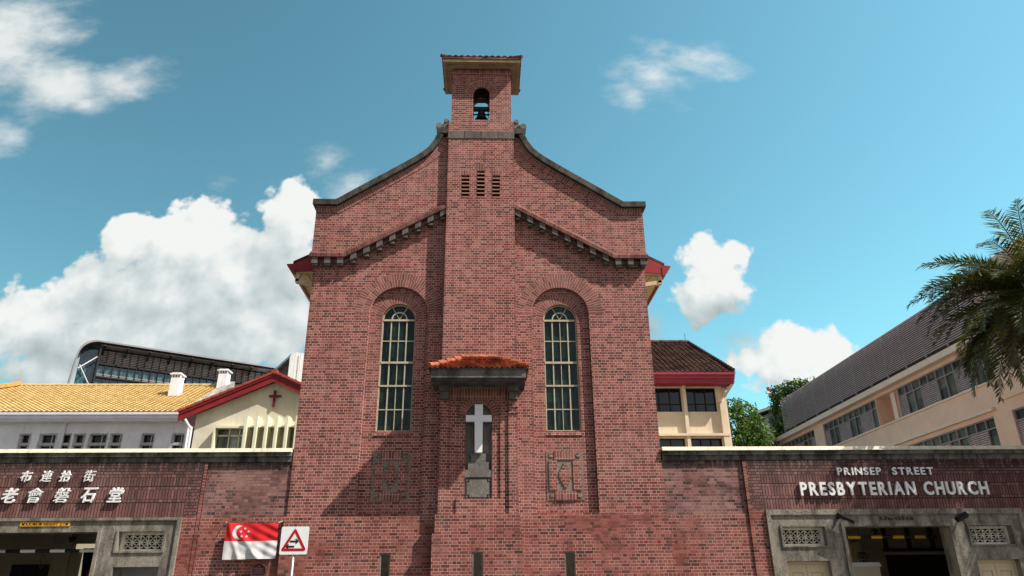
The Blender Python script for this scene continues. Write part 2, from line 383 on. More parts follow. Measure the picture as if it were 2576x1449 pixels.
def glass(name, col, rough=.08, spec=.5):
    m, t, b = newmat(name); g = t.add('ShaderNodeNewGeometry').outputs['Position']
    cell = t.vmath('FLOOR', t.vmath('MULTIPLY', g, (4.1, 1.7, 1.55)))
    wn = t.add('ShaderNodeTexWhiteNoise', i_Vector=cell)
    n = t.noise(g, 2.2, 3); c = t.mix(t.sstep(n, .35, .65), col, tuple(v*.45 for v in col))
    k = t.sstep(wn.outputs[0], 0., 1., .45, 2.0)
    c = t.mix(1., c, t.add('ShaderNodeCombineColor', i_0=k, i_1=k, i_2=k).outputs[0], 'MULTIPLY')
    t.set(b.inputs['Base Color'], c); b.inputs['Roughness'].default_value = rough; b.inputs['Specular IOR Level'].default_value = spec
    bp = t.add('ShaderNodeBump', i_Strength=.25, i_Distance=.05, i_Height=t.noise(t.vmath('ADD', g, t.vmath('MULTIPLY', wn.outputs[1], (9, 9, 9))), 1.6, 2))
    t.l.new(bp.outputs[0], b.inputs['Normal'])
    return m
B = brick('church_brick', BR, (.66, .48, .42), dirty=.25)
BS = brick('church_soldier', [(0, (.145, .052, .042)), (.3, (.20, .070, .057)), (.7, (.25, .094, .077)), (1, (.30, .128, .105))], (.62, .45, .395), soldier=True, dirty=.25)
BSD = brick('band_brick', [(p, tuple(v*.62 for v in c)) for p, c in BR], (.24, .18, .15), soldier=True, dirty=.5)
BP = brick('plinth_brick', BR2, (.58, .42, .37), mixmortar=(.15, .09, .08), pale=.25)
BG = brick('gate_brick', [(0, (.10, .048, .043)), (.4, (.165, .074, .066)), (.8, (.215, .10, .09)), (1, (.26, .14, .12))], (.03, .02, .02), mort=.019, dirty=.45, pale=.5, drip=(4.3, 4.8, .9))
BGS = brick('gate_soldier', [(0, (.13, .058, .052)), (.4, (.175, .078, .070)), (.8, (.215, .10, .09)), (1, (.25, .13, .115))], (.03, .02, .02), soldier=True, mort=.02, dirty=.45, pale=.5, drip=(3.9, 4.7, .55))
BPAN = brick('panel_brick', BR3, (.36, .27, .25), dirty=.2, pale=.85, mixmortar=(.09, .065, .06), drip=(4.4, 4.82, .85))
BJ = brick('jamb_brick', BR2, (.5, .36, .32), pale=.15, mixmortar=(.06, .035, .03))
CONC = concrete('coping_stone', (.105, .095, .082), (.022, .02, .017), .8, blocks=.74)
CONC2 = concrete('grey_stone', (.20, .185, .165), (.07, .065, .055), .55)
CONCB = concrete('bracket_stone', (.145, .125, .11), (.06, .052, .046), .6)
PSTONE = concrete('panel_stone', (.25, .195, .16), (.13, .10, .085), .5)
CONCF = concrete('awning_stone', (.16, .155, .145), (.03, .029, .027), .75)
CG = concrete('gate_stone', (.27, .24, .195), (.065, .056, .046), .78)
CGB = concrete('gate_band', (.16, .145, .13), (.018, .016, .014), .9)
CREAMCAP = plain('cap_paint', (.68, .62, .46), .7, .12, 4, streak=.5, streakcol=(.25, .22, .16))
FRAME = plain('window_frame', (.44, .40, .285), .5, .12, 6)
GLASS = glass('church_glass', (.006, .018, .012), .12, .35)
BLACK = plain('black_metal', (.012, .012, .013), .5, .1)
DARK = plain('dark_room', (.012, .011, .010), .9, .1)  # near-black, carries the painted shade behind louvres and grilles
WHITE = plain('white_paint', (.80, .79, .78), .5, .05, 5)
CROSSW = plain('cross_paint', (.82, .80, .83), .35, .04, 5)
BELLM = plain('bell_bronze', (.03, .028, .026), .4, .2, 8, metal=.6)
SOFF = plain('soffit_paint', (.60, .46, .27), .6, .12, 3, streak=.3, streakcol=(.2, .15, .07))
SOFF2 = plain('soffit_trim', (.46, .34, .19), .6, .1, 3)
ORANGE = tilemat('orange_tile', [(0, (.10, .03, .016)), (.3, (.24, .058, .026)), (.7, (.34, .082, .037)), (1, (.43, .15, .08))], .135)
RUST = tilemat('belfry_tile', [(0, (.05, .018, .012)), (.5, (.13, .04, .02)), (1, (.30, .09, .04))], .2)
YELLOW = tilemat('yellow_tile', [(0, (.50, .35, .145)), (.5, (.585, .42, .18)), (1, (.64, .47, .22))], .24)
BROWN = tilemat('brown_tile', [(0, (.045, .024, .019)), (.5, (.095, .046, .036)), (1, (.15, .075, .056))], .2)
ORCAP = plain('ridge_cap', (.60, .27, .06), .6, .15, 4)
RED = plain('red_paint', (.26, .018, .022), .45, .15, 3, streak=.2)
REDD = plain('dark_red_paint', (.17, .012, .022), .5, .15, 3)
REDTILE = plain('red_ridge', (.34, .06, .04), .6, .2, 6)
CREAM = plain('cream_wall', (.66, .60, .46), .8, .09, 1.2, streak=.3, streakcol=(.35, .3, .2))
CREAM2 = plain('annex_wall', (.68, .56, .42), .8, .09, 1.5, streak=.25, streakcol=(.35, .28, .2))
CREAMF = plain('cream_fin', (.78, .74, .55), .7, .06, 3)
WWALL = plain('white_wall', (.78, .78, .82), .8, .08, 1.3, streak=.25, streakcol=(.35, .36, .38))
WTRIM = plain('white_trim', (.70, .70, .73), .7, .06, 2)
PATCH = plain('broken_render', (.42, .40, .39), .9, .3, 9)
PARTY = concrete('old_render', (.42, .39, .35), (.10, .09, .08), .7)
PEACH = plain('peach_wall', (.90, .60, .48), .8, .06, 1.0, streak=.06, streakcol=(.4, .28, .2))
PEACHL = plain('peach_trim', (.90, .68, .57), .8, .05, 1.5)
LOUV = plain('mauve_louvre', (.66, .50, .51), .55, .12, 4, spec=.4)
MFRAME = plain('mauve_frame', (.33, .27, .29), .5, .1, 4)
SGLASS = glass('school_glass', (.07, .065, .058), .3, .25)
AGLASS = glass('annex_glass', (.006, .006, .008), .1, .5)
HGLASS = glass('hall_glass', (.20, .22, .19), .2, .5)
MGLASS = glass('office_glass', (.02, .075, .085), .06, .8)
STEEL = plain('shell_metal', (.23, .22, .23), .45, .1, .6, spec=.5, metal=.3)
STEELW = plain('wing_metal', (.60, .60, .62), .5, .06, .5, spec=.5)
OSLAT = plain('office_slat', (.27, .235, .225), .6, .2, .8)
GREYP = plain('pole_metal', (.42, .42, .40), .4, .1, 6, metal=.5)
SIGNW = plain('sign_white', (.80, .81, .80), .35, .04, 5, streak=.12, streakcol=(.5, .5, .48))
SIGNR = plain('sign_red', (.42, .008, .012), .4, .06, 5)
SIGNK = plain('sign_black', (.012, .018, .022), .4, .05)
FLAGR = plain('flag_red', (.62, .018, .022), .75, .06, 6)
FLAGW = plain('flag_white', (.58, .56, .56), .8, .05, 6)
AMBER = plain('amber_plate', (.72, .36, .02), .5, .05)
YBAR = plain('yellow_band', (.68, .40, .035), .5, .08)
PLQ = plain('plaque_bronze', (.045, .016, .018), .45, .2, 12, metal=.3)
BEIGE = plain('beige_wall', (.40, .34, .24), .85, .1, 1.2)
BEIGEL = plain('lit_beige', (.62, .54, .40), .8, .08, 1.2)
DOORM = plain('cream_door', (.60, .50, .31), .5, .06, 3)
LETW = plain('letter_white', (.80, .79, .77), .45, .05, 6, streak=.12, streakcol=(.4, .38, .36))
GRILLE = concrete('grille_stone', (.74, .68, .57), (.45, .40, .33), .4)
TARP = plain('black_tarp', (.010, .014, .016), .8, .2, 4, spec=.05)
ROPE = plain('rope', (.6, .55, .48), .9)
HOUSEW = plain('grey_house_wall', (.16, .17, .18), .8, .1)
HOUSER = plain('grey_house_roof', (.20, .23, .24), .7, .1)
ASPH = plain('asphalt', (.05, .05, .05), .9, .2, 3)
PAVE = plain('paving', (.10, .095, .09), .9, .15, 2)
EARTH = plain('ground_soil', (.12, .11, .09), .95, .2, .5)
BARK = plain('bark', (.10, .075, .055), .9, .25, 6)
def leafmat(name, col, trans=.35, rough=.5):
    m, t, b = newmat(name); g = t.add('ShaderNodeNewGeometry')
    k = t.sstep(g.outputs['Random Per Island'], 0., 1., .6, 1.4)
    c = t.mix(1., (*col, 1), t.add('ShaderNodeCombineColor', i_0=k, i_1=k, i_2=k).outputs[0], 'MULTIPLY')
    t.set(b.inputs['Base Color'], c); b.inputs['Roughness'].default_value = rough; b.inputs['Specular IOR Level'].default_value = .45
    tr = t.add('ShaderNodeBsdfTranslucent', i_0=t.mix(1., c, (1.3, 1.4, .5), 'MULTIPLY'))
    mx = t.add('ShaderNodeMixShader', i_0=trans, i_1=b.outputs[0], i_2=tr.outputs[0])
    t.l.new(mx.outputs[0], [n for n in t.n if n.type == 'OUTPUT_MATERIAL'][0].inputs[0]); return m
LEAF1 = leafmat('leaf_dark', (.030, .055, .016)); LEAF2 = leafmat('leaf_mid', (.060, .115, .020)); LEAF3 = leafmat('leaf_bright', (.17, .26, .025))
PALM1 = leafmat('palm_dark', (.062, .068, .014), .2, .32); PALM2 = leafmat('palm_olive', (.10, .095, .012), .25, .4); PALMD = leafmat('palm_dry', (.10, .075, .04), .1, .7)
DISC = plain('leaf_stalk', (.09, .085, .035), .5, .2)

# ------------------------------------------------------------------ ground
def sheet(name, x0, x1, y0, y1, z, m):
    o = MB(); o.face([(x0, y0, z), (x1, y0, z), (x1, y1, z), (x0, y1, z)]); o = o.build(name, m); o['kind'] = 'structure'; return o
sheet('ground', -1500, 1500, -400, 2500, -.15, EARTH)
sheet('road', -120, 120, -18.2, -4.2, -.146, ASPH)
pv = MB(); pv.box(-120, 120, -4.2, 9.0, -.149, 0); pv = pv.build('pavement', PAVE); pv['kind'] = 'structure'
pv = MB(); pv.box(-120, 120, -26, -18.2, -.149, 0); pv = pv.build('pavement', PAVE); pv['kind'] = 'structure'

# ------------------------------------------------------------------ church
church = thing('church', (0, 0, 0), 'red brick church front with a bell tower and curved gable', 'church')
WX = 4.925
ctop = [(-5.08, 12.63), (-4.40, 12.62), (-3.529, 13.205), (-2.587, 13.824), (-2.108, 14.149), (-1.857, 14.348), (-1.659, 14.536), (-1.495, 14.801), (-1.383, 15.068)]
def offset_path(p, d):
    out = []
    for i in range(len(p)):
        v = Vector((0, 0))
        if i > 0: v += (Vector(p[i])-Vector(p[i-1])).normalized()
        if i < len(p)-1: v += (Vector(p[i+1])-Vector(p[i])).normalized()
        v.normalize(); out.append((p[i][0]-v.y*d, p[i][1]+v.x*d))
    return out
cpath = offset_path(ctop, -.185); cpath[0] = (-5.08, cpath[0][1])
# lower wall with two arched recesses
AC = 2.34
wo = [(-WX, 3.385), (WX, 3.385), (WX, 10.75), (3.99, 10.8), (.9, 12.5), (-.9, 12.5), (-3.99, 10.8), (-WX, 10.75)]
holes = [archhole(s*AC, .84, 3.45, 9.0) for s in (-1, 1)]
m = MB(); m.plate(wo, holes, 0, .6, hy1=.13)
for s in (-1, 1):
    m.plate(rect(s*AC-.95, s*AC+.95, 3.4, 10.0), [archhole(s*AC, .485, 5.62, 8.87)], .13, .3, sides=False)
    # sloping brick sill
    m.hexa([(s*AC-.5, .10, 5.50), (s*AC+.5, .10, 5.50), (s*AC+.5, .3, 5.50), (s*AC-.5, .3, 5.50)], [(s*AC-.5, .12, 5.53), (s*AC+.5, .12, 5.53), (s*AC+.5, .3, 5.63), (s*AC-.5, .3, 5.63)])
m.build('front_wall', B, church)
# upper gable, slightly prouder
top = [(x, z-.02) for x, z in cpath[1:]]
half = [(-1.0, 12.35), (-3.99, 10.8), (-4.99, 10.78), (-4.99, cpath[0][1]-.02)] + top + [(-1.0, 15.06)]
m = MB()
for s in (-1, 1):
    m = MB(); m.plate([(s*abs(x) if s > 0 else x, z) for x, z in half], (), -.13, .3)
    m.build('gable_wall', B, church)
# soldier course under the coping
m = MB()
for s in (1, -1):
    p = [(s*-x, z-.01) for x, z in cpath]; p[0] = (s*4.99, p[0][1])
    prof = [(-.225, -.13), (-.225, -.15), (0, -.15)] if s < 0 else [(.225, -.13), (.225, -.15), (0, -.15)]
    m = MB(); m.strip(p, prof, caps=True)
    m.build('soldier_course', BS, church)
m = MB()
for s in (1, -1):
    p = [(s*-x, z) for x, z in ctop]
    k = 1 if s < 0 else -1
    prof = [(-k*.19, .34), (-k*.19, -.29), (-k*.02, -.29), (0, -.27), (0, .34)]
    m = MB(); m.strip(p, prof)
    # level block beside the tower and scroll rests
    x0, x1 = (1.04, 1.40)
    m.box(min(s*x0, s*x1), max(s*x0, s*x1), -.29, .3, 15.06, 15.255)
    m.build('coping', CONC, church)
for s in (-1, 1):       # carved scrolls at the tower foot
    m = MB()
    m.tube((s*1.35, -.27, 15.36), (s*1.35, .2, 15.36), .10, 14)
    m.tube((s*1.14, -.25, 15.56), (s*1.14, .2, 15.56), .07, 12)
    m.plate([(s*1.05, 15.26), (s*1.36, 15.26), (s*1.33, 15.40), (s*1.22, 15.44), (s*1.17, 15.58), (s*1.05, 15.6)], (), -.22, .2)
    for k in range(3): m.box(s*1.20+k*.035*s-.008, s*1.20+k*.035*s+.008, -.245, -.2, 15.30, 15.42)
    m.build('scroll_ornament', CONC2, church)
# corbel band
bp_ = [(-5.02, 10.69), (-3.99, 10.69), (-1.035, 12.36)]
m = MB(); mc = MB()
for s in (1, -1):
    p = [(s*-x, z) for x, z in bp_]; k = 1 if s < 0 else -1
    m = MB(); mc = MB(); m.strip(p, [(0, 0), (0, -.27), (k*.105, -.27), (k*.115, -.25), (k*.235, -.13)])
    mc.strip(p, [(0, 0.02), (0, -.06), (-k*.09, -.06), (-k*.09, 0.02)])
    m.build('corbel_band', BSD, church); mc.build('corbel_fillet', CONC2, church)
for s in (-1, 1):
    for i in range(11):
        xc = 4.86-.372*i; w = .085
        if xc-w < 1.035: xc = 1.035+w
        zt = lambda x: 10.688 if x > 3.99 else 10.688+(3.99-x)*(12.36-10.69)/(3.99-1.035)
        m = MB(); pts = [(s*(xc-w), zt(xc-w)-.195), (s*(xc+w), zt(xc+w)-.195), (s*(xc+w), zt(xc+w)), (s*(xc-w), zt(xc-w))]
        m.plate(pts, (), -.235, 0); m.box(s*xc-w*.8, s*xc+w*.8, -.19, 0, min(pts[0][1], pts[1][1])-.05, min(pts[0][1], pts[1][1])+.01)
        m.build('bracket', CONCB, church)
# arch rings
for s in (-1, 1):
    m = MB(); m.ring(s*AC, 9.0, .842, 1.055, -.004, .02); m.ring(s*AC, 9.0, 1.058, 1.262, -.004, .02); m.build('arch_ring', BS, church)
    m = MB(); m.ring(s*AC, 8.87, .487, .70, .126, .14); m.ring(s*AC, 8.87, .703, .815, .126, .14); m.build('arch_ring', BS, church)
# windows
for s in (-1, 1):
    cx = s*AC; hw = .485; zs = 8.87
    w = MB(); w.plate([(cx-hw, 5.62), (cx+hw, 5.62)]+arc(cx, zs, hw, 0, pi, 24), [[(cx-hw+.034, 5.655), (cx+hw-.034, 5.655)]+arc(cx, zs, hw-.034, 0, pi, 24)], .22, .29)
    for z, h in ((8.87, .055), (7.59, .06), (6.91, .045)): w.box(cx-hw+.02, cx+hw-.02, .205, .285, z-h/2, z+h/2)
    for z in (8.24, 6.24): w.box(cx-hw+.02, cx+hw-.02, .235, .275, z-.014, z+.014)
    for k, t_ in ((-.225, .017), (.0, .009), (.225, .017)): w.box(cx+k-t_, cx+k+t_, .228, .28, 5.64, 8.87)
    w.ring(cx, zs+.035, .195, .23, .225, .275, seg=20)
    for a in (60, 120):
        r = radians(a); w.bar((cx+.22*cos(r), .25, zs+.03+.22*sin(r)), (cx+.46*cos(r), .25, zs+.03+.46*sin(r)), .02, .03, up=(0, 1, 0))
        w.bar((cx, .25, zs+.04), (cx+.2*cos(r), .25, zs+.03+.2*sin(r)), .014, .03, up=(0, 1, 0))
    f = w.build('window', FRAME, church)
    g = MB(); g.plate([(cx-hw+.02, 5.64), (cx+hw-.02, 5.64)]+arc(cx, zs, hw-.02, 0, pi, 24), (), .262, .27); g.build('pane', GLASS, f)
    # relief panel below
    c = MB(); P = s*2.325
    c.box(P-.5, P+.5, .115, .2, 3.78, 5.06); pn = c.build('relief_panel', PSTONE, church)
    c = MB()
    c.box(P-.285, P+.285, .09, .16, 4.835, 5.06, 1); c.box(P-.285, P+.285, .09, .16, 3.785, 4.01, 1)
    for q in (-1, 1):
        a, b_ = sorted((P+q*.215, P+q*.435)); c.box(a, b_, .09, .16, 4.03, 4.815)
        for zc in (3.90, 4.95): c.box(P+q*.37-.05, P+q*.37+.05, .095, .16, zc-.05, zc+.05)
    for i, hw_ in enumerate((.04, .085, .125, .165, .165, .125, .085, .04)):
        z = 4.10+i*.0815; c.box(P-hw_, P+hw_, .09-.001*i, .16, z, z+.08)
    c.build('relief_bricks', [B, BS], pn)
# plinth
m = MB()
def slit(cx): return rect(cx-.135, cx+.135, 1.1, 2.49)
for s in (-1, 1):
    a, b_ = sorted((s*1.1, s*4.97))
    m.plate(rect(a, b_, 2.93, 3.385), (), -.05, .2)
    a, b_ = sorted((s*1.12, s*4.99))
    m.plate(rect(a, b_, -.02, 2.93), [slit(s*2.34)], -.08, .25)
    m.face([(s*1.1, -.05, 3.386), (s*4.97, -.05, 3.386), (s*4.97, .02, 3.40), (s*1.1, .02, 3.40)])
m.plate(rect(-1.09, 1.09, 2.93, 3.40), (), -.36, .2)
m.plate(rect(-1.15, 1.15, -.02, 2.93), [slit(0)], -.42, .25)
m.build('plinth', BP, church)
for cx, y in ((-2.34, -.08), (0, -.42), (2.34, -.08)):
    m = MB(); m.plate(rect(cx-.133, cx+.133, 1.1, 2.488), [rect(cx-.098, cx+.098, 1.12, 2.452)], y+.02, y+.14); f = m.build('slit_window', CONC2, church)
    m = MB(); m.box(cx-.1, cx+.1, y+.1, y+.12, 1.1, 2.46); m.box(cx-.008, cx+.008, y+.085, y+.099, 1.1, 2.0); m.build('pane', AGLASS, f)
    m = MB()
    for k in range(3): m.box(cx-.14+k*.0945, cx-.14+k*.0945+.090, y-.004, y+.05, 2.492, 2.72)
    m.build('lintel_bricks', BJ, church)
# tower
tower = MB()
TY = -.28
tower.plate(rect(-1.035, 1.035, 7.0, 14.855), [rect(c-.12, c+.12, 12.70, 13.50 if c else 13.67) for c in (-.472, 0, .472)], TY, .6, hy1=TY+.2)
# shaft under the awning: outer piers, stepped recess, niche
for s in (-1, 1):
    a, b_ = sorted((s*.795, s*1.035)); tower.box(a, b_, TY, .1, 3.40, 7.0)
    a, b_ = sorted((s*.575, s*.795)); tower.box(a, b_, TY+.05, .1, 3.40, 6.62)
tower.plate(rect(-.575, .575, 3.40, 6.62), [[(-.355, 3.80), (.355, 3.80)]+arc(0, 5.955, .355, 0, pi, 20)], TY+.09, .1)
tower.box(-.795, .795, TY+.03, .1, 6.62, 6.75, 1); tower.box(-.795, .795, TY+.02, .1, 6.75, 7.0)
tower.box(-.575, .575, TY+.01, .05, 3.40, 3.79)
# upper stage
tower.box(-1.045, 1.045, TY-.01, .6, 15.115, 15.50)
zsp = 16.62
tower.plate(rect(-.965, .965, 15.50, 17.50), [archhole(0, .268, 15.58, zsp)], TY, TY+.09)
tower.plate(rect(-.965, .965, 15.50, 17.50), [archhole(0, .268, 15.58, zsp)], .55, .30)
for s in (-1, 1):
    a, b_ = sorted((s*.715, s*.965)); tower.box(a, b_, TY+.02, .53, 15.5, 17.5)
tower.box(-1.0, 1.0, TY-.035, .58, 17.36, 17.56, 1)
tw = tower.build('tower', [B, BS], church)
m = MB(); m.ring(0, zsp, .27, .50, TY-.004, TY+.03); m.ring(0, zsp, .503, .60, TY-.004, TY+.03); m.build('arch_ring', BS, tw)
m = MB(); m.ring(0, 5.955, .357, .57, TY+.086, TY+.1); m.build('arch_ring', BS, tw)
m = MB(); m.box(-.795, .795, TY+.045, TY+.06, 6.40, 6.615); m.build('soldier_course', BS, tw)
m = MB(); m.box(-1.055, 1.055, TY-.025, .62, 14.855, 15.112); m.build('string_course', concrete('band_stone', (.17, .145, .125), (.08, .07, .06), .6, blocks=.535), tw)
for c in (-.472, 0, .472):
    zt = 13.50 if c else 13.67
    m = MB()
    n = 6 if c else 7
    for i in range(n):
        z = 12.70+(zt-12.70)*i/n
        m.hexa([(c-.12, TY-.01, z+.0), (c+.12, TY-.01, z+.0), (c+.12, TY+.15, z+.07), (c-.12, TY+.15, z+.07)], [(c-.12, TY-.01, z+.045), (c+.12, TY-.01, z+.045), (c+.12, TY+.15, z+.115), (c-.12, TY+.15, z+.115)])
    l = m.build('louvre', plain('louvre_clay', (.30, .14, .10), .8, .15, 8) if c < 0 else MATS['louvre_clay'], tw)
    m = MB(); m.box(c-.14, c+.14, TY+.16, TY+.19, 12.65, zt+.03); m.build('louvre_shade', DARK, l)  # dark sheet painted in for the shade behind the slats
    m = MB()
    for k in range(3): m.box(c-.118+k*.08, c-.118+k*.08+.075, TY-.004, TY+.03, zt+.01, zt+.225)
    m.build('lintel_bricks', BS, tw)
# niche back, steps, tablet
m = MB(); m.plate([(-.36, 4.3), (.36, 4.3)]+arc(0, 5.955, .36, 0, pi, 20), (), TY+.24, TY+.3)
m.box(-.2, .2, TY+.17, TY+.25, 4.74, 4.97); m.box(-.275, .275, TY+.13, TY+.25, 4.53, 4.74); m.box(-.355, .355, TY+.10, TY+.25, 4.345, 4.53)
m.box(-.345, .345, TY+.12, TY+.25, 3.80, 4.335); ni = m.build('niche', CONC2, church)
m = MB(); y = TY+.114
for z in (3.825, 4.31): m.box(-.24, .24, y, y+.02, z-.012, z+.012)
for x in (-.315, .315): m.box(x-.012, x+.012, y, y+.02, 3.91, 4.225)
for sx in (-1, 1):
    for zc in (3.86, 4.275):
        m.plate([(sx*.29+a*.055, zc+b_*.045) for a, b_ in ((-1, -1), (1, -1), (1, 1), (-1, 1))], [[(sx*.29+a*.035, zc+b_*.028) for a, b_ in ((-1, -1), (1, -1), (1, 1), (-1, 1))]], y-.001, y+.02)
m.build('tablet_border', BLACK, ni)
m = MB(); cr = [(-.1, 4.975), (.1, 4.975), (.11, 5.80), (.35, 5.80), (.35, 5.975), (.11, 5.975), (.11, 6.27), (-.11, 6.27), (-.11, 5.975), (-.35, 5.975), (-.35, 5.80), (-.11, 5.80)]
m.plate(cr, (), TY+.03, TY+.15, back=True); m.build('cross', CROSSW, church)
# awning
aw = MB(); aw.box(-1.25, 1.25, -1.26, 0, 6.74, 6.95); aw.box(-1.275, 1.275, -1.285, 0, 6.95, 6.985)
aw = aw.build('awning', CONCF, church)
m = MB(); Z0, Z1 = 6.99, 7.52
m.tiles((-1.31, -1.33, Z0), (1.31, -1.33, Z0), (-.50, -.28, Z1), (.50, -.28, Z1), 4, .135, .018, .065, jitter=.008)
m.tiles((1.31, -1.33, Z0), (1.31, -.0, Z0), (.50, -.28, Z1), (.50, 0, Z1), 4, .135, .016, .045)
m.tiles((-1.31, 0, Z0), (-1.31, -1.33, Z0), (-.50, 0, Z1), (-.50, -.28, Z1), 4, .135, .016, .045)
m.build('tile_roof', ORANGE, aw)
m = MB()
for s in (-1, 1):
    n = 4
    for i in range(n):
        f0, f1 = i/n, (i+1)/n+.04
        a = Vector((s*1.30, -1.32, Z0+.05)).lerp(Vector((s*.5, -.30, Z1+.06)), f0); b_ = Vector((s*1.30, -1.32, Z0+.03)).lerp(Vector((s*.5, -.30, Z1+.04)), f1)
        m.tube(a+Vector((0, 0, .015)), b_, .075, 8, r1=.062)
for i in range(4): m.tube((-.5+i*.25, -.32, Z1+.07), (-.5+(i+1)*.25+.02, -.32, Z1+.06), .085, 8, r1=.075)
m.build('ridge_tiles', plain('ridge_orange', (.33, .095, .045), .7, .3, 7), aw)
for s in (-1, 1):
    a, b_ = sorted((s*.80, s*1.07)); m = MB()
    m.box(a, b_, -.62, .05, 6.56, 6.74); m.box(a+.02, b_-.02, -.50, .05, 6.36, 6.56); m.build('bracket', CONCB, aw)
    m = MB(); m.box(a+.01, b_-.012, TY-.05, .0, 6.18, 6.36); m.box(a+.02, b_-.02, TY-.025, 0, 6.02, 6.18); m.build('corbel_bricks', B, aw)
# belfry roof
rf = MB(); RX, RY0, RY1, RZ = 1.30, -.74, 1.02, 17.55
rf.box(-1.20, 1.20, -.60, .9, RZ+.06, RZ+.10); rf.plate(rect(-1, 1, 0, 1), ()) if False else None
roof = rf.build('belfry_roof', SOFF2, tw)
m = MB()
def frame4(m, x, y0, y1, w, z0, z1, mat=0):
    m.box(-x, x, y0, y0+w, z0, z1, mat); m.box(-x, x, y1-w, y1, z0, z1, mat); m.box(-x, -x+w, y0+w, y1-w, z0, z1, mat); m.box(x-w, x, y0+w, y1-w, z0, z1, mat)
frame4(m, RX-.03, RY0+.03, RY1-.03, .10, RZ+.0, RZ+.16); frame4(m, RX-.13, RY0+.13, RY1-.13, .08, RZ+.025, RZ+.1); frame4(m, RX-.21, RY0+.21, RY1-.21, .16, RZ-.01, RZ+.09)
m.build('soffit', plain('belfry_soffit', (.36, .27, .15), .6, .15, 3, streak=.4, streakcol=(.12, .09, .05)), roof)
m = MB(); zc = RZ+.62; cy = (RY0+RY1)/2
E4 = [(-RX, RY0), (RX, RY0), (RX, RY1), (-RX, RY1)]
for i in range(4):
    a, b_ = E4[i], E4[(i+1) % 4]; m.tiles((*a, RZ+.17), (*b_, RZ+.17), (0, cy, zc), (0, cy, zc), 5, .2, .02, .04)
frame4(m, RX, RY0, RY1, .03, RZ+.10, RZ+.2)
m.build('roof_tiles', RUST, roof)
m = MB()
for (x, y) in E4: m.tube((x*1.02, y+(.0), RZ+.21), (0, cy, zc+.08), .06, 8)
m.build('hip_tiles', RUST, roof)
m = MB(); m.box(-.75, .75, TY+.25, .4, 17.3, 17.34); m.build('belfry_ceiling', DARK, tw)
# nave behind the front
m = MB()
m.box(-4.7, 4.7, .35, 5.0, 0, 10.5); m.build('nave_wall', CREAM, church)
m = MB()
for s in (-1, 1):
    m.hexa([(s*5.72, .62, 10.86), (s*5.72, 5.0, 10.86), (0, 5.0, 13.9), (0, .62, 13.9)], [(s*5.72, .62, 10.94), (s*5.72, 5.0, 10.94), (0, 5.0, 13.98), (0, .62, 13.98)])
m.build('nave_roof', BROWN, church)
for s in (-1, 1):
    X = lambda v: s*v
    m = MB()
    # barge end, gutter along the eave
    m.plate([(X(4.7), 10.62), (X(5.60), 10.58), (X(5.66), 10.86), (X(4.7), 11.36)], (), .60, .66)
    m.plate([(X(5.62), 10.50), (X(5.70), 10.52), (X(5.90), 10.80), (X(5.88), 10.83), (X(5.68), 10.84), (X(5.62), 10.80)], (), .58, 5.0)
    m.build('eave_fascia', RED, church)
    m = MB(); a, b_ = sorted((X(4.7), X(5.62))); m.box(a, b_, .63, 5.0, 10.56, 10.60); m.bar((X(5.3), .7, 10.55), (X(5.3), 5.0, 10.55), .05, .03); m.build('soffit', SOFF, church)
    for k in range(2):
        m = MB(); y = .75+k*2.6
        m.bar((X(4.7), y, 10.17), (X(5.60), y, 10.33), .16, .12); m.box(min(X(5.5), X(5.62)), max(X(5.5), X(5.62)), y-.08, y+.08, 10.3, 10.57); m.build('eave_bracket', SOFF, church)

# bell
bell = thing('bell', (0, .25, 15.70), 'dark bronze bell hanging in the arched opening at the top of the tower', 'bell')
bc_ = (0, .06, 15.80)
m = MB(); m.lathe([(.0, .40), (.06, .395), (.105, .36), (.12, .28), (.14, .16), (.175, .07), (.225, 0), (.21, -.005), (.15, .08), (.11, .2), (.0, .3)], bc_, 24); m.build('bell_body', BELLM, bell, smooth=True)
m = MB(); m.tube((0, .06, 16.05), (0, .06, 15.78), .014, 6); m.lathe([(0, .04), (.035, .02), (.04, 0), (.03, -.03), (0, -.045)], (0, .06, 15.78), 10); m.tube((0, .06, 15.76), (-.03, .06, 15.56), .006, 5); m.build('clapper', BELLM, bell)
m = MB(); m.bar((-.70, .06, 16.24), (.70, .06, 16.24), .12, .12); m.bar((-.70, .12, 16.62), (.70, .12, 16.62), .1, .1); m.bar((-.27, .0, 15.98), (.27, .0, 15.98), .04, .04); m.build('headstock', BLACK, bell)
m = MB()
for i in range(20):
    a, b_ = 2*pi*i/20, 2*pi*(i+1)/20
    m.bar((.22, .06+.22*cos(a), 16.2+.26*sin(a)), (.22, .06+.22*cos(b_), 16.2+.26*sin(b_)), .03, .03, up=(1, 0, 0))
m.build('bell_wheel', BLACK, bell)

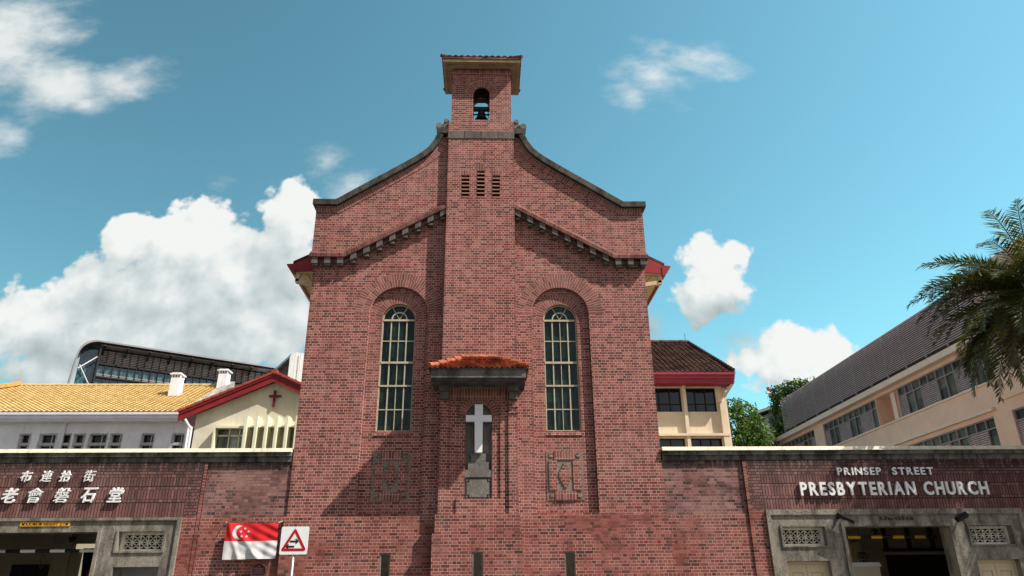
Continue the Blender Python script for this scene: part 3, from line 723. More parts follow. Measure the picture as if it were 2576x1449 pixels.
# ------------------------------------------------------------------ gate walls
def gate(s):
    side = 'right' if s > 0 else 'left'
    zt = 3.49 if s > 0 else 3.40
    lab = ('stained brick gate wall with English church name in raised capitals' if s > 0 else 'stained brick gate wall with white Chinese characters over its carriageway')
    g = thing('gate_wall', (s*11, .3, 0), lab, 'gate wall')
    def rc(a, b): return tuple(sorted((s*a, s*b)))
    XE = 22.0
    W = MB()
    a, b = rc(4.93, 7.13); W.plate(rect(a, b, 3.40, 4.79), (), .05, .4, mat=2)
    a, b = rc(4.93, 7.12); W.plate(rect(a, b, -.02, 3.40), (), .02 if s > 0 else .03, .4, mat=3)
    # gate block front, in bands
    a, b = rc(7.12, XE)
    for z0, z1, mt in ((4.40, 4.79, 0), (4.17, 4.40, 1), (4.09, 4.17, 0), (3.84, 4.09, 1), (3.76, 3.84, 0), (zt, 3.76, 1)):
        i0, i1 = rc(7.56, XE)
        z00 = z0-3.762 if mt == 1 else None
        W.face([(i0, -.01, z0), (i1, -.01, z0), (i1, -.01, z1), (i0, -.01, z1)], mt, [(i0, .002), (i1, .002), (i1, .23), (i0, .23)] if mt == 1 else None)
    i0, i1 = rc(7.12, 7.56)
    W.face([(i0, -.01, zt), (i1, -.01, zt), (i1, -.01, 4.79), (i0, -.01, 4.79)], 0)
    W.face([(s*7.12, -.01, 0), (s*7.12, .06, 0), (s*7.12, .06, 4.79), (s*7.12, -.01, 4.79)], 0)
    W.face([(i0, -.01, -.02), (i1, -.01, -.02), (i1, -.01, zt), (i0, -.01, zt)], 4)
    # vertical brick edge strip
    k0, k1 = rc(7.12, 7.20); W.box(k0, k1, -.022, .03, 0, 4.72, 4)
    j0, j1 = rc(14.44, XE); W.face([(j0, -.01, -.02), (j1, -.01, -.02), (j1, -.01, zt), (j0, -.01, zt)], 4)
    W.plate(rect(a, b, zt+.3, 4.79), (), .45, .46, mat=0)
    W.build('wall', [BG, BGS, BPAN, BP, BJ], g)
    m = MB(); a, b = rc(4.96, XE); m.box(a, b, .0, .44, 4.79, 4.93); m.box(a, b, -.075, .5, 4.93, 5.035); m.build('coping_band', CGB, g)
    m = MB(); m.hexa([(a, -.11, 5.035), (b, -.11, 5.035), (b, .54, 5.035), (a, .54, 5.035)], [(a, -.06, 5.14), (b, -.06, 5.14), (b, .5, 5.14), (a, .5, 5.14)]); m.build('cap', CREAMCAP, g)
    # stone surround
    m = MB(); cx = s*11
    ow = 3.44
    fld = rect(cx-ow+.06, cx+ow-.06, -.02, zt-.05)
    hs = [rect(cx-1.40, cx+1.40, -.01, 3.05)]
    for q in (-1, 1):
        hs.append(rect(cx+q*2.495-.565, cx+q*2.495+.565, 2.585, 3.055)); hs.append(rect(cx+q*2.495-.565, cx+q*2.495+.565, -.01, 2.22))
    m.plate(fld, hs, -.03, .42)
    # raised outer frame and top ledge
    lh = .135 if s > 0 else .07
    m.box(cx-ow, cx+ow, -.075, .1, zt-lh, zt); m.box(cx-ow+.03, cx+ow-.03, -.055, .1, zt-lh-.025, zt-lh)
    for q in (-1, 1):
        u0, u1 = sorted((cx+q*(ow-.1), cx+q*ow)); m.box(u0, u1, -.075, .1, -.02, zt-lh)
        u0, u1 = sorted((cx+q*(ow-.13), cx+q*(ow-.1))); m.box(u0, u1, -.055, .1, -.02, zt-lh-.025)
    # thin mouldings round the openings
    m.plate(rect(cx-1.49, cx+1.49, -.02, 3.14), [rect(cx-1.402, cx+1.402, -.02, 3.052)], -.065, .0)
    for q in (-1, 1):
        c0 = cx+q*2.495
        m.plate(rect(c0-.62, c0+.62, 2.55, 3.10), [rect(c0-.567, c0+.567, 2.583, 3.057)], -.062, .0)
    m.build('surround', CG, g)
    for q in (-1, 1):          # pierced grilles
        c0 = cx+q*2.495; x0, x1, z0, z1 = c0-.565, c0+.565, 2.585, 3.055
        m = MB(); m.plate(rect(x0, x1, z0, z1), [rect(x0+.07, x1-.07, z0+.06, z1-.07)], .13, .26)
        nx = 5; cw = (x1-x0-.14)/nx; ch = (z1-z0-.13)/2; gx, gz = x0+.07, z0+.06
        for i in range(nx+1): m.bar((gx+i*cw, .19, gz), (gx+i*cw, .19, gz+2*ch), .02, .05, up=(0, 1, 0))
        m.bar((gx, .192, gz+ch), (gx+nx*cw, .192, gz+ch), .02, .05, up=(0, 1, 0))
        for i in range(nx):
            for j in range(2):
                A = Vector((gx+i*cw, .188, gz+j*ch)); Bq = Vector((gx+(i+1)*cw, .188, gz+(j+1)*ch))
                for p, r in ((A, Bq), (Vector((A.x, .186, Bq.z)), Vector((Bq.x, .186, A.z)))):
                    mid = (p+r)/2; d = (r-p).normalized(); nrm = Vector((-d.z, 0, d.x))*.016
                    for (e0, e1) in ((p, mid), (mid, r)):
                        c_ = (e0+e1)/2
                        m.face([e0, c_+nrm, e1, c_-nrm]); m.face([e0+Vector((0, .05, 0)), c_+nrm+Vector((0, .03, 0)), e1+Vector((0, .05, 0)), c_-nrm+Vector((0, .03, 0))])
        gi = m.build('grille', GRILLE, g)
        m = MB(); m.box(x0-.02, x1+.02, .43, .46, z0-.02, z1+.02); m.build('grille_shade', DARK, gi)  # dark panel added to stand in for shade behind the grille
    if s > 0:
        for q in (-1, 1):
            c0 = cx+q*2.495
            d = MB(); d.plate(rect(c0-.565, c0+.565, 0, 2.22), [rect(c0-.50, c0+.50, 0, 2.14)], .14, .22); fr = d.build('door_frame', DOORM, g)
            for k in (-1, 1):
                e0, e1 = sorted((c0+k*.006, c0+k*.498)); d = MB()
                hs = []
                xm = (e0+e1)/2
                for (z0, z1) in ((1.35, 1.95), (.25, 1.15)): hs.append(rect(xm-.15, xm+.15, z0, z1))
                d.plate(rect(e0, e1, .01, 2.135), hs, .16, .2)
                for (z0, z1) in ((1.35, 1.95), (.25, 1.15)):
                    d.hexa([(xm-.15, .185, z0), (xm+.15, .185, z0), (xm+.15, .185, z1), (xm-.15, .185, z1)], [(xm-.11, .165, z0+.04), (xm+.11, .165, z0+.04), (xm+.11, .165, z1-.04), (xm-.11, .165, z1-.04)])
                d.build('door_leaf', DOORM, fr)
    return g
gl = gate(-1); gr = gate(1)
lt = lambda name: None
top_ = bpy.data.objects.new('lettering', None); link(top_, gr); letters(top_, 'PRINSEP  STREET', 9.66, 12.30, 4.365, 4.565, -.03, .05, LETW, .020)
bot_ = bpy.data.objects.new('lettering', None); link(bot_, gr); letters(bot_, 'PRESBYTERIAN CHURCH', 8.57, 13.69, 3.835, 4.19, -.03, .06, LETW, .030)
clr_ = bpy.data.objects.new('lettering', None); link(clr_, gr); letters(clr_, '2.7m CLEAR', 10.58, 11.50, 3.21, 3.30, -.029, .05, plain('cut_letter', (.085, .074, .06), .9, .1), .03)
zh1 = bpy.data.objects.new('lettering', None); link(zh1, gl)
for ch, x in zip('布連拾街', (-11.71, -11.20, -10.71, -10.10)): letters(zh1, ch, x-.14, x+.14, 4.295, 4.58, -.03, .045, LETW, .004 if ch in '連街' else .018, shear=.16)
zh2 = bpy.data.objects.new('lettering', None); link(zh2, gl)
for ch, x in zip('老會磐石堂', (-12.01, -11.36, -10.69, -10.01, -9.34)): letters(zh2, ch, x-.19, x+.19, 3.77, 4.145, -.03, .055, LETW, .004 if ch in '磐會' else .02, shear=.16)

# carport behind each gate
def carport(s):
    lab = 'dim beige carport wall with dark shutters seen through the right gate opening' if s > 0 else 'dim beige carport seen through the left gate opening under the amber plate'
    g = thing('carport', (s*11, 4, 0), lab, 'carport')
    c = s*11
    if s < 0:
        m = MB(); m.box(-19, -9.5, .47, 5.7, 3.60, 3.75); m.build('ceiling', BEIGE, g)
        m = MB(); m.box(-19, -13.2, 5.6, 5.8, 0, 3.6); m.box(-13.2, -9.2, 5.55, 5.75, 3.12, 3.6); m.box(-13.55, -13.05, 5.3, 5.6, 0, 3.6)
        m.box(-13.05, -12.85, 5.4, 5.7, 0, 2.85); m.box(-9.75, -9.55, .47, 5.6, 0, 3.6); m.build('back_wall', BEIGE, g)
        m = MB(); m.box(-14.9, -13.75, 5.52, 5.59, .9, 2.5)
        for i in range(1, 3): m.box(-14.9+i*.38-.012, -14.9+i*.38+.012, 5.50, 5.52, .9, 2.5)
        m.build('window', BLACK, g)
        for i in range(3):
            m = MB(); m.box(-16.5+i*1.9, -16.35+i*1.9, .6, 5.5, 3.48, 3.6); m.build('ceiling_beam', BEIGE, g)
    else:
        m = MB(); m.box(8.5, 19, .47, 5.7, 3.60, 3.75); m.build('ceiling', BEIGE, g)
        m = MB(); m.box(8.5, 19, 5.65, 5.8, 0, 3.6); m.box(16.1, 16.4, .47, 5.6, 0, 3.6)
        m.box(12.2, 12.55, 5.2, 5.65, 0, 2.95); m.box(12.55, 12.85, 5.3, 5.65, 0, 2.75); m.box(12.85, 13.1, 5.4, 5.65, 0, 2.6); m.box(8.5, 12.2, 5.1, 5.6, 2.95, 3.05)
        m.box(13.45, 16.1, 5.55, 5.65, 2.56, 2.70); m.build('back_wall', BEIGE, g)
        m = MB(); m.box(13.55, 16.1, 5.58, 5.64, 0, 2.56)
        for i in range(4): m.box(13.55+i*.80, 13.64+i*.80, 5.5, 5.64, 2.7, 3.55)
        m.box(13.45, 16.1, 5.49, 5.54, 2.66, 2.76); m.build('window', BLACK, g)
    return g
carport(-1); carport(1)
cp = MB(); cp.box(-13.6, -9.3, 6.5, 6.7, 0, 3.5); cp.box(-13.25, -13.05, 6.42, 6.5, 0, 2.62); cp.box(-13.05, -12.92, 6.40, 6.5, 0, 2.9)
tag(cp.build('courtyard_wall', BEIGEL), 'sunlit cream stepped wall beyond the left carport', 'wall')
tp = MB()
for i in range(12):
    for j in range(8):
        f = lambda i, j: (-12.98+.75*(i/12)*(.55+.45*j/8)+.10*(1-j/8), 6.0+.06*sin(i*1.7+j*.5), .9+2.1*j/8)
        tp.face([f(i, j), f(i+1, j), f(i+1, j+1), f(i, j+1)])
tpo = thing('tarpaulin', (-12.3, 6.0, .9), 'black tarpaulin with a red patch hanging at the left carport edge', 'tarpaulin')
tp.build('sheet', TARP, tpo, smooth=True)
m = MB(); m.plate([(-12.66, 1.8), (-12.44, 1.75), (-12.41, 2.30), (-12.50, 2.50), (-12.68, 2.25)], (), 5.88, 5.91); m.build('red_patch', FLAGR, tpo)
m = MB(); m.box(-9.5, -7.6, 1.5, 1.56, 0, 2.5); m.box(-8.62, -8.02, 1.46, 1.5, 0, 2.05); m.box(-9.4, -8.62, 1.48, 1.5, 2.02, 2.05)
tag(m.build('corridor_screen', WTRIM), 'pale screen behind the doorway beneath the left stone grille', 'screen')
# gate post with a lamp inside the right gate
po = thing('gate_pillar', (10.98, 2.2, 0), 'cream pillar with a white cap inside the right gate opening', 'pillar')
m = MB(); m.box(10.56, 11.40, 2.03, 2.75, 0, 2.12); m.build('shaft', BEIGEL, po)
m = MB(); m.box(10.52, 11.44, 1.99, 2.8, 2.12, 2.17); m.box(10.54, 11.42, 2.01, 2.78, 2.17, 2.23); m.build('cap', WTRIM, po)
fl_ = thing('floodlight', (11.1, 2.3, 2.23), 'small black floodlight standing on the white pillar cap', 'lamp')
m = MB(); m.tube((11.1, 2.3, 2.23), (11.1, 2.3, 2.32), .03, 6); m.bar((11.0, 2.3, 2.26), (11.0, 2.3, 2.42), .02, .02, up=(1, 0, 0)); m.bar((11.2, 2.3, 2.26), (11.2, 2.3, 2.42), .02, .02, up=(1, 0, 0)); m.bar((11.0, 2.3, 2.27), (11.2, 2.3, 2.27), .02, .02); m.build('bracket', BLACK, fl_)
m = MB(); m.hexa([(10.98, 2.18, 2.34), (11.22, 2.18, 2.34), (11.22, 2.4, 2.34), (10.98, 2.4, 2.34)], [(10.96, 2.16, 2.46), (11.24, 2.16, 2.46), (11.22, 2.38, 2.52), (10.98, 2.38, 2.52)]); m.build('lamp_head', BLACK, fl_)

# hanging height bars
def height_bar(x0, x1, z, n, first, colA, label, group, links):
    t = thing('height_bar', ((x0+x1)/2, .9, z), label, 'height bar')
    d = (x1-x0)/n
    a = MB(); b = MB()
    for i in range(n):
        (a if (i+first) % 2 == 0 else b).tube((x0+d*i, .9, z), (x0+d*(i+1), .9, z), .042, 10)
    a.build('pale_bands', colA, t); b.build('black_bands', BLACK, t)
    for lx in links:
        c = MB(); c.tube((lx, .9, z+.04), (lx, .9, 3.6), .008, 5); c.build('hanging_rod', BLACK, t)
    return t
hb = height_bar(-13.10, -10.06, 2.66, 8, 1, WHITE, 'black and white height bar hanging in the left gate opening', None, (-11.15, -12.6))
m = MB()
for i in range(16):
    a, b_ = 2*pi*i/16, 2*pi*(i+1)/16
    m.bar((-11.35+.05*cos(a), .9, 2.40+.17*sin(a)), (-11.35+.05*cos(b_), .9, 2.40+.17*sin(b_)), .016, .016, up=(0, 1, 0))
m.build('hanging_loop', BLACK, hb)
height_bar(10.12, 12.55, 2.84, 8, 0, YBAR, 'yellow and black height bar hanging in the right gate opening', None, (10.4, 12.3))
for x, z, lab in ((at(181, 1356, 2.2)[0], at(181, 1356, 2.2)[1], 'dark dome camera under the left carport ceiling'), (at(2200, 1337, 2.2)[0], at(2200, 1337, 2.2)[1], 'dark dome camera behind the yellow and black bar')):
    c = thing('dome_camera', (x, 2.2, z+.3), lab, 'camera')
    m = MB(); m.lathe([(.0, -.09), (.05, -.075), (.075, -.03), (.08, 0), (0, 0)], (x, 2.2, z), 12); m.build('dome', BLACK, c, smooth=True)
    m = MB(); m.lathe([(.09, 0), (.09, .06), (0, .06)], (x, 2.2, z), 12); m.tube((x, 2.2, z+.06), (x, 2.2, 3.6), .015, 6); m.build('mount', DARK, c)
# amber plate
hp = thing('height_sign', (-10.95, -.05, 3.25), 'amber plate reading MAXIMUM HEIGHT 2.7M on the left gate lintel', 'sign')
m = MB(); m.box(-11.575, -10.34, -.052, -.03, 3.20, 3.305); m.build('plate', AMBER, hp)
lo_ = bpy.data.objects.new('lettering', None); link(lo_, hp); letters(lo_, 'MAXIMUM HEIGHT 2.7M', -11.53, -10.38, 3.218, 3.288, -.053, .004, SIGNK, .022, shear=.15, gap=.1, space=.28)
# floodlights on the right surround
for (x, z, k, lab) in ((9.56, 3.24, 1, 'black floodlight tilted on the left pier of the right gate surround'), (12.66, 3.26, -1, 'black floodlight tilted on the right pier of the right gate surround')):
    f = thing('floodlight', (x, -.05, z), lab, 'lamp', 'floodlights on the right gate surround')
    m = MB(); p = Vector((x, -.26, z)); ax = Vector((k*.16, 0, -.07)); ay = Vector((.02*k, -.10, -.05)); az = Vector((.01, -.03, .06))
    c = lambda a, b, d: p+ax*a+ay*b+az*d
    m.hexa([c(-1, -1, -.6), c(1, -1, -.6), c(1, 1, -.6), c(-1, 1, -.6)], [c(-.9, -.9, .6), c(.9, -.9, .6), c(.9, .9, .6), c(-.9, .9, .6)]); m.build('lamp_head', BLACK, f)
    m = MB(); m.bar((x-.1*k, -.03, z+.03), p-ax*.5+az*.3, .03, .03); m.box(x-.1*k-.04, x-.1*k+.04, -.05, -.028, z, z+.08); m.build('bracket', BLACK, f)
    m = MB(); q = [(x-.14*k, -.04, z+.02), (x-.19*k, -.045, z-.05), (x-.22*k, -.045, z-.18), (x-.30*k, -.05, z-.22)]
    for a, b_ in zip(q, q[1:]): m.tube(a, b_, .008, 5)
    m.build('cable', BLACK, f)

# ------------------------------------------------------------------ flag, plaque, traffic sign
flag = thing('flag', (-5.74, -.1, 3.24), 'red and white national flag with crescent and stars tied on the brick wall', 'flag')
FX0, FX1, FZ0, FZ1 = -6.375, -5.09, 2.365, 3.245
def fy(u, v):        # folds hanging from the tied corners
    f = .035*sin(9*u+2.2*(1-v))*(1-v)**.7*(1.1-u) + .018*sin(23*u-3*v+1.2)*(1-v) + .02*sin(5*u*(1-v)+2*v) + .012*sin(31*(u*.6+v*.8))*u
    diag = .05*math.exp(-((u-.12-.55*(1-v))/.07)**2)*(1-v)**.5 + .035*math.exp(-((u-.04-.25*(1-v))/.05)**2)
    return -.085-f-diag
def fp(u, v, off=0):
    sag = .018*sin(pi*u)*v; x = FX0+(FX1-FX0)*u-.012*sin(pi*v)*(1-2*u)
    return (x, fy(u, v)-off, FZ0+(FZ1-FZ0)*v-sag+.02*(1-v)*u)
NU, NV = 44, 30
mr = MB(); mw = MB()
for i in range(NU):
    for j in range(NV):
        (mr if j >= NV/2 else mw).face([fp(i/NU, j/NV), fp((i+1)/NU, j/NV), fp((i+1)/NU, (j+1)/NV), fp(i/NU, (j+1)/NV)])
mr.build('red_half', FLAGR, flag, smooth=True); mw.build('white_half', FLAGW, flag, smooth=True)
m = MB(); n = 24; cu, cv = .245, .745
for i in range(n):
    def cp_(k, inner):
        a = radians(62)+(radians(298)-radians(62))*k/n
        if not inner: return cu+.115*cos(a)*.9, cv+.20*sin(a)
        th = (k/n-.5)*2
        return cu+.052*1.0*.9-.118*cos(th*radians(95))*.72+.02*(abs(th)**2), cv-.176*sin(th*radians(90))*1.0
    a, b_, c_, d_ = cp_(i, 0), cp_(i+1, 0), cp_(i+1, 1), cp_(i, 1)
    m.face([fp(*a, .006), fp(*b_, .006), fp(*c_, .006), fp(*d_, .006)])
m.build('crescent', FLAGW, flag)
for k in range(5):
    a0 = pi/2+2*pi*k/5; su, sv = .365+.082*cos(a0)*.92, .735+.122*sin(a0)
    m = MB(); pts = []
    for q in range(10):
        r = 1 if q % 2 == 0 else .4; a = pi/2+pi*q/5; pts.append((su+.030*r*cos(a), sv+.044*r*sin(a)))
    for q in range(10): m.face([fp(su, sv, .007), fp(*pts[q], .007), fp(*pts[(q+1) % 10], .007)])
    m.build('star', FLAGW, flag)
m = MB(); m.tube(fp(0, 1), (-6.46, -.02, 3.285), .008, 5); m.build('cord', ROPE, flag); m = MB(); m.tube(fp(1, 1), (-4.99, -.02, 3.29), .008, 5); m.tube((-4.99, -.03, 3.29), (-5.01, -.03, 3.31), .012, 5); m.build('cord', ROPE, flag)

pl = thing('plaque', (-5.47, -.02, 2.1), 'round dark bronze plaque with raised lines under the flag', 'plaque')
m = MB(); m.tube((-5.47, .02, 2.095), (-5.47, -.03, 2.095), .19, 32); m.build('disc', PLQ, pl)
m = MB()
for i in range(32):
    a, b_ = 2*pi*i/32, 2*pi*(i+1)/32
    m.bar((-5.47+.18*cos(a), -.035, 2.095+.18*sin(a)), (-5.47+.18*cos(b_), -.035, 2.095+.18*sin(b_)), .02, .02, up=(0, 1, 0))
for z, w in ((2.15, .13), (2.115, .10), (2.075, .11), (2.035, .13), (1.99, .11)): m.box(-5.47-w, -5.47+w, -.036, -.029, z-.007, z+.007)
m.box(-5.478, -5.462, -.036, -.029, 2.19, 2.24); m.build('raised_lines', plain('plaque_rim', (.13, .06, .06), .4, .2, 12, metal=.3), pl)

ts = thing('traffic_sign', (-3.9, -3, 0), 'square white road sign with red triangle and two opposing black arrows', 'road sign')
SX, SZ, SY = -3.915, 2.63, -3.0
def rrect(x0, x1, z0, z1, r, n=5):
    p = []
    for cx_, cz_, a in ((x1-r, z0+r, -pi/2), (x1-r, z1-r, 0), (x0+r, z1-r, pi/2), (x0+r, z0+r, pi)): p += arc(cx_, cz_, r, a, a+pi/2, n)
    return p
m = MB(); m.plate(rrect(SX-.295, SX+.295, SZ-.285, SZ+.285, .035), (), SY, SY+.012, back=True); m.build('plate', SIGNW, ts)
def rtri(R, r, dz=0, n=6):
    p = []
    for k in range(3):
        a = pi/2+2*pi*k/3; c = (SX+(R-2*r)*cos(a), SZ-.055+dz+(R-2*r)*sin(a)*.985); p += arc(c[0], c[1], r, a-pi/3, a+pi/3, n)
    return p
m = MB(); m.plate(rtri(.325, .035), [rtri(.215, .003)], SY-.004, SY+.002); m.build('red_triangle', SIGNR, ts)
def arrow(cx_, cz_, k):
    return [(cx_-k*.09, cz_-.019), (cx_+k*.045, cz_-.019), (cx_+k*.018, cz_-.05), (cx_+k*.05, cz_-.05), (cx_+k*.098, cz_), (cx_+k*.05, cz_+.05), (cx_+k*.018, cz_+.05), (cx_+k*.045, cz_+.019), (cx_-k*.09, cz_+.019)]
for (cx_, cz_, k) in ((SX+.0, SZ-.02, 1), (SX-.08, SZ-.125, -1)):
    m = MB(); m.plate(arrow(cx_, cz_, k), (), SY-.004, SY+.002); m.build('arrow', SIGNK, ts)
m = MB(); m.tube((SX, SY+.045, -.0), (SX, SY+.045, 2.85), .03, 14); m.build('pole', GREYP, ts, smooth=True)
m = MB()
for z in (2.80, 2.45): m.box(SX-.05, SX+.05, SY+.013, SY+.04, z-.02, z+.02)
for (x, z) in ((SX, SZ+.255), (SX, SZ-.265), (SX+.0, SZ+.03)): m.tube((x, SY-.004, z), (x, SY+.002, z), .006, 6)
m.build('fixings', BLACK, ts)

# ------------------------------------------------------------------ white building with yellow roof
wb = thing('white_building', (-20, 14, 0), 'white building with yellow tiled roof and broken square window openings', 'building')
wins = [(-21.05, -20.60), (-20.15, -19.45), (-19.20, -18.78), (-18.62, -18.16), (-17.93, -17.17), (-16.98, -16.49), (-15.58, -15.05), (-14.19, -13.69)]
def jag(x0, x1, z0, z1):
    p = []
    for (ax, az, bx, bz) in ((x0, z0, x1, z0), (x1, z0, x1, z1), (x1, z1, x0, z1), (x0, z1, x0, z0)):
        for i in range(5): p.append((ax+(bx-ax)*i/5+random.uniform(-.025, .025), az+(bz-az)*i/5+random.uniform(-.02, .02)))
    return p
m = MB(); hs = []
for (a, b_) in wins: hs.append(rect(a, b_, 7.97, 8.35)); hs.append(rect(a, b_, 7.25, 7.86))
m.plate(rect(-31, -13.35, 0, 9.0), hs, 14, 14.35); m.face([(-13.35, 14, 0), (-13.35, 22, 0), (-13.35, 22, 9.3), (-13.35, 14, 9.0)]); m.build('wall', WWALL, wb)
for (a, b_) in wins:
    f = MB(); f.plate(jag(a-.04, b_+.04, 7.2, 8.40), [rect(a+.004, b_-.004, 7.972, 8.348), rect(a+.004, b_-.004, 7.252, 7.858)], 13.985, 14.0)
    w = f.build('window', PATCH, wb)
    f = MB(); f.box(a-.02, b_+.02, 14.25, 14.3, 7.2, 8.4); f.build('pane', AGLASS, w)
    f = MB(); f.box((a+b_)/2+.06, (a+b_)/2+.09, 14.2, 14.25, 7.2, 8.4); f.build('mullion', WTRIM, w)
m = MB(); m.box(-31.2, -13.45, 13.45, 14.2, 8.87, 9.0); m.box(-31.2, -13.45, 13.38, 13.44, 8.95, 9.22); m.box(-31.2, -13.45, 13.3, 13.38, 9.12, 9.25); m.build('eave_fascia', WTRIM, wb)
m = MB(); m.tiles((-29.6, 13.3, 9.24), (-13.55, 13.3, 9.24), (-24.4, 18.2, 11.76), (-13.55, 18.2, 11.76), 24, .24, .02, .05, per=6)
m.tiles((-13.55, 23, 9.24), (-29.6, 23, 9.24), (-13.55, 18.2, 11.76), (-24.4, 18.2, 11.76), 12, .24, .03, .045, per=3); m.build('tile_roof', YELLOW, wb)
m = MB(); m.tube((-24.4, 18.2, 11.80), (-13.6, 18.2, 11.80), .09, 8)
m.build('ridge_tiles', YELLOW, wb)
hc = MB()
for i in range(12):
    a = Vector((-24.35, 18.1, 11.86)).lerp(Vector((-29.6, 13.3, 9.3)), i/12); b_ = Vector((-24.35, 18.1, 11.84)).lerp(Vector((-29.6, 13.3, 9.28)), (i+1.1)/12); hc.bar(a, b_, .35, .2)
hc.tube((-24.4, 18.1, 11.9), (-24.4, 18.1, 12.25), .015, 5)
hc.build('hip_tiles', ORCAP, wb)
m = MB(); X0, X1 = -13.62, -13.30
m.hexa([(X0, 13.6, 9.0), (X1, 13.6, 9.0), (X1, 18.4, 9.0), (X0, 18.4, 9.0)], [(X0, 13.6, 9.55), (X1, 13.6, 9.55), (X1, 18.4, 12.05), (X0, 18.4, 12.05)])
m.build('party_wall', PARTY, wb)
m = MB(); m.tube((-19.12, 13.9, 6), (-19.12, 13.9, 8.9), .07, 8); m.tube((-13.9, 13.6, 9.0), (-13.5, 13.9, 8.75), .06, 8); m.tube((-13.5, 13.88, 8.78), (-13.5, 13.88, 6), .07, 8); m.build('downpipe', WTRIM, wb)
for (x0, x1, y0, z0, z1) in ((-15.66, -15.18, 16.0, 10.5, 11.84), (-13.95, -13.45, 17.6, 11.2, 12.50)):
    m = MB(); d = .5; m.hexa([(x0, y0, z0), (x1, y0, z0), (x1, y0+d, z0), (x0, y0+d, z0)], [(x0+.02, y0, z1-.22), (x1-.02, y0, z1-.22), (x1-.02, y0+d, z1-.22), (x0+.02, y0+d, z1-.22)])
    for i in range(4):
        for yy in (y0, y0+d-.08): m.box(x0+.03+i*.13, x0+.03+i*.13+.06, yy, yy+.08, z1-.22, z1-.08)
        for xx in (x0+.03, x1-.09): m.box(xx, xx+.06, y0+.1+i*.1, y0+.1+i*.1+.05, z1-.22, z1-.08)
    m.box(x0-.05, x1+.05, y0-.06, y0+d+.06, z1-.08, z1-.02); m.box(x0+.02, x1-.02, y0, y0+d, z1-.02, z1+.03); c = m.build('chimney', WWALL, wb)
    m = MB(); m.box(x0-.03, x1+.03, y0-.04, y0+d+.04, z0-.1, z0+.16); m.build('flashing', ORCAP, c)
    m = MB(); m.box(x0+.08, x1-.08, y0+.1, y0+d-.1, z1-.23, z1-.07); m.build('flue', DARK, c)

# ------------------------------------------------------------------ cream hall with red gable
ha = thing('hall', (-8, 8, 0), 'cream gabled hall with a red cross and dark red roof edge', 'building')
m = MB(); gz = lambda x: 9.15-abs(x+8)*.44
m.plate([(-10.86, 0), (-5.0, 0), (-5.0, gz(-5.0)), (-8, 9.15), (-10.86, gz(-10.86))], [rect(-9.98, -8.86, 6.3, 7.32), rect(-8.7, -6.0, 5.8, 7.36)], 8, 8.2)
m.face([(-10.86, 8, 0), (-10.86, 16, 0), (-10.86, 16, 7.9), (-10.86, 8, 7.9)]); m.build('wall', CREAM, ha)
m = MB(); m.box(-8.72, -5.9, 8.2, 8.3, 5.7, 7.4); m.build('fin_backing', CREAM, ha)
m = MB()
pk = lambda x: 9.40-abs(x+8)*.445
for s in (-1, 1):
    e = -8+s*3.42
    q = [(-8, 9.40), (e, pk(e)), (e, pk(e)-.30), (-8, 9.10)]
    m.plate(q, (), 7.70, 7.78, back=True)
    q = [(-8, 9.46), (e-.02*s, pk(e)+.05), (e-.02*s, pk(e)-.06), (-8, 9.34)]; m.plate(q, (), 7.66, 7.70)
    m.hexa([(-8, 7.72, 9.2), (e, 7.72, pk(e)-.2), (e, 16, pk(e)-.2), (-8, 16, 9.2)], [(-8, 7.72, 9.36), (e, 7.72, pk(e)-.04), (e, 16, pk(e)-.04), (-8, 16, 9.36)])
m.build('roof', RED, ha)
m = MB()
for s in (-1, 1):
    for i in range(12):
        f0, f1 = i/12, (i+1)/12
        a = Vector((-8+s*3.45*f0, 7.71, 9.47-3.45*.445*f0)); b_ = Vector((-8+s*3.45*f1*1.005, 7.71, 9.49-3.45*.445*f1)); m.bar(a, b_, .16, .09)
m.tube((-8, 7.62, 9.50), (-8, 7.9, 9.50), .10, 10); m.build('ridge_tiles', REDTILE, ha)
m = MB(); m.box(-8.02, -7.94, 7.90, 7.95, 8.16, 8.82); m.box(-8.19, -7.72, 7.905, 7.945, 8.545, 8.625); m.box(-8.0, -7.96, 7.94, 8.0, 8.3, 8.7); m.build('cross', REDD, ha)
m = MB(); m.plate(rect(-10.03, -8.84, 5.7, 7.40), [rect(-9.97, -8.87, 5.72, 7.32)], 7.72, 8.1)
for x in (-9.53, -9.15): m.box(x-.02, x+.02, 8.02, 8.07, 5.8, 7.32)
m.box(-9.97, -8.87, 8.02, 8.068, 7.06, 7.11); w = m.build('window', CREAMF, ha)
m = MB(); m.box(-9.98, -8.86, 8.08, 8.1, 5.8, 7.33); m.build('pane', HGLASS, w)
for x in (-8.78, -8.40, -8.02, -7.65, -7.27, -6.9):
    m = MB(); m.plate([(x-.05, 5.5), (x+.05, 5.5), (x+.05, 7.72), (x-.05, 7.72)], (), 7.45, 8.0); m.build('fin', CREAMF, ha)
m = MB(); m.box(-8.84, -6.0, 7.80, 8.0, 7.36, 7.42); m.build('fin_ledge', CREAMF, ha)
m = MB(); m.box(-7.22, -6.95, 8.02, 8.1, 6.2, 7.30); m.build('pane', HGLASS, ha)
m = MB(); m.tube((-11.15, 7.7, 7.65), (-10.94, 7.9, 7.30), .05, 8); m.tube((-10.94, 7.9, 7.3), (-10.94, 7.9, 5), .05, 8); m.build('downpipe', WTRIM, ha)

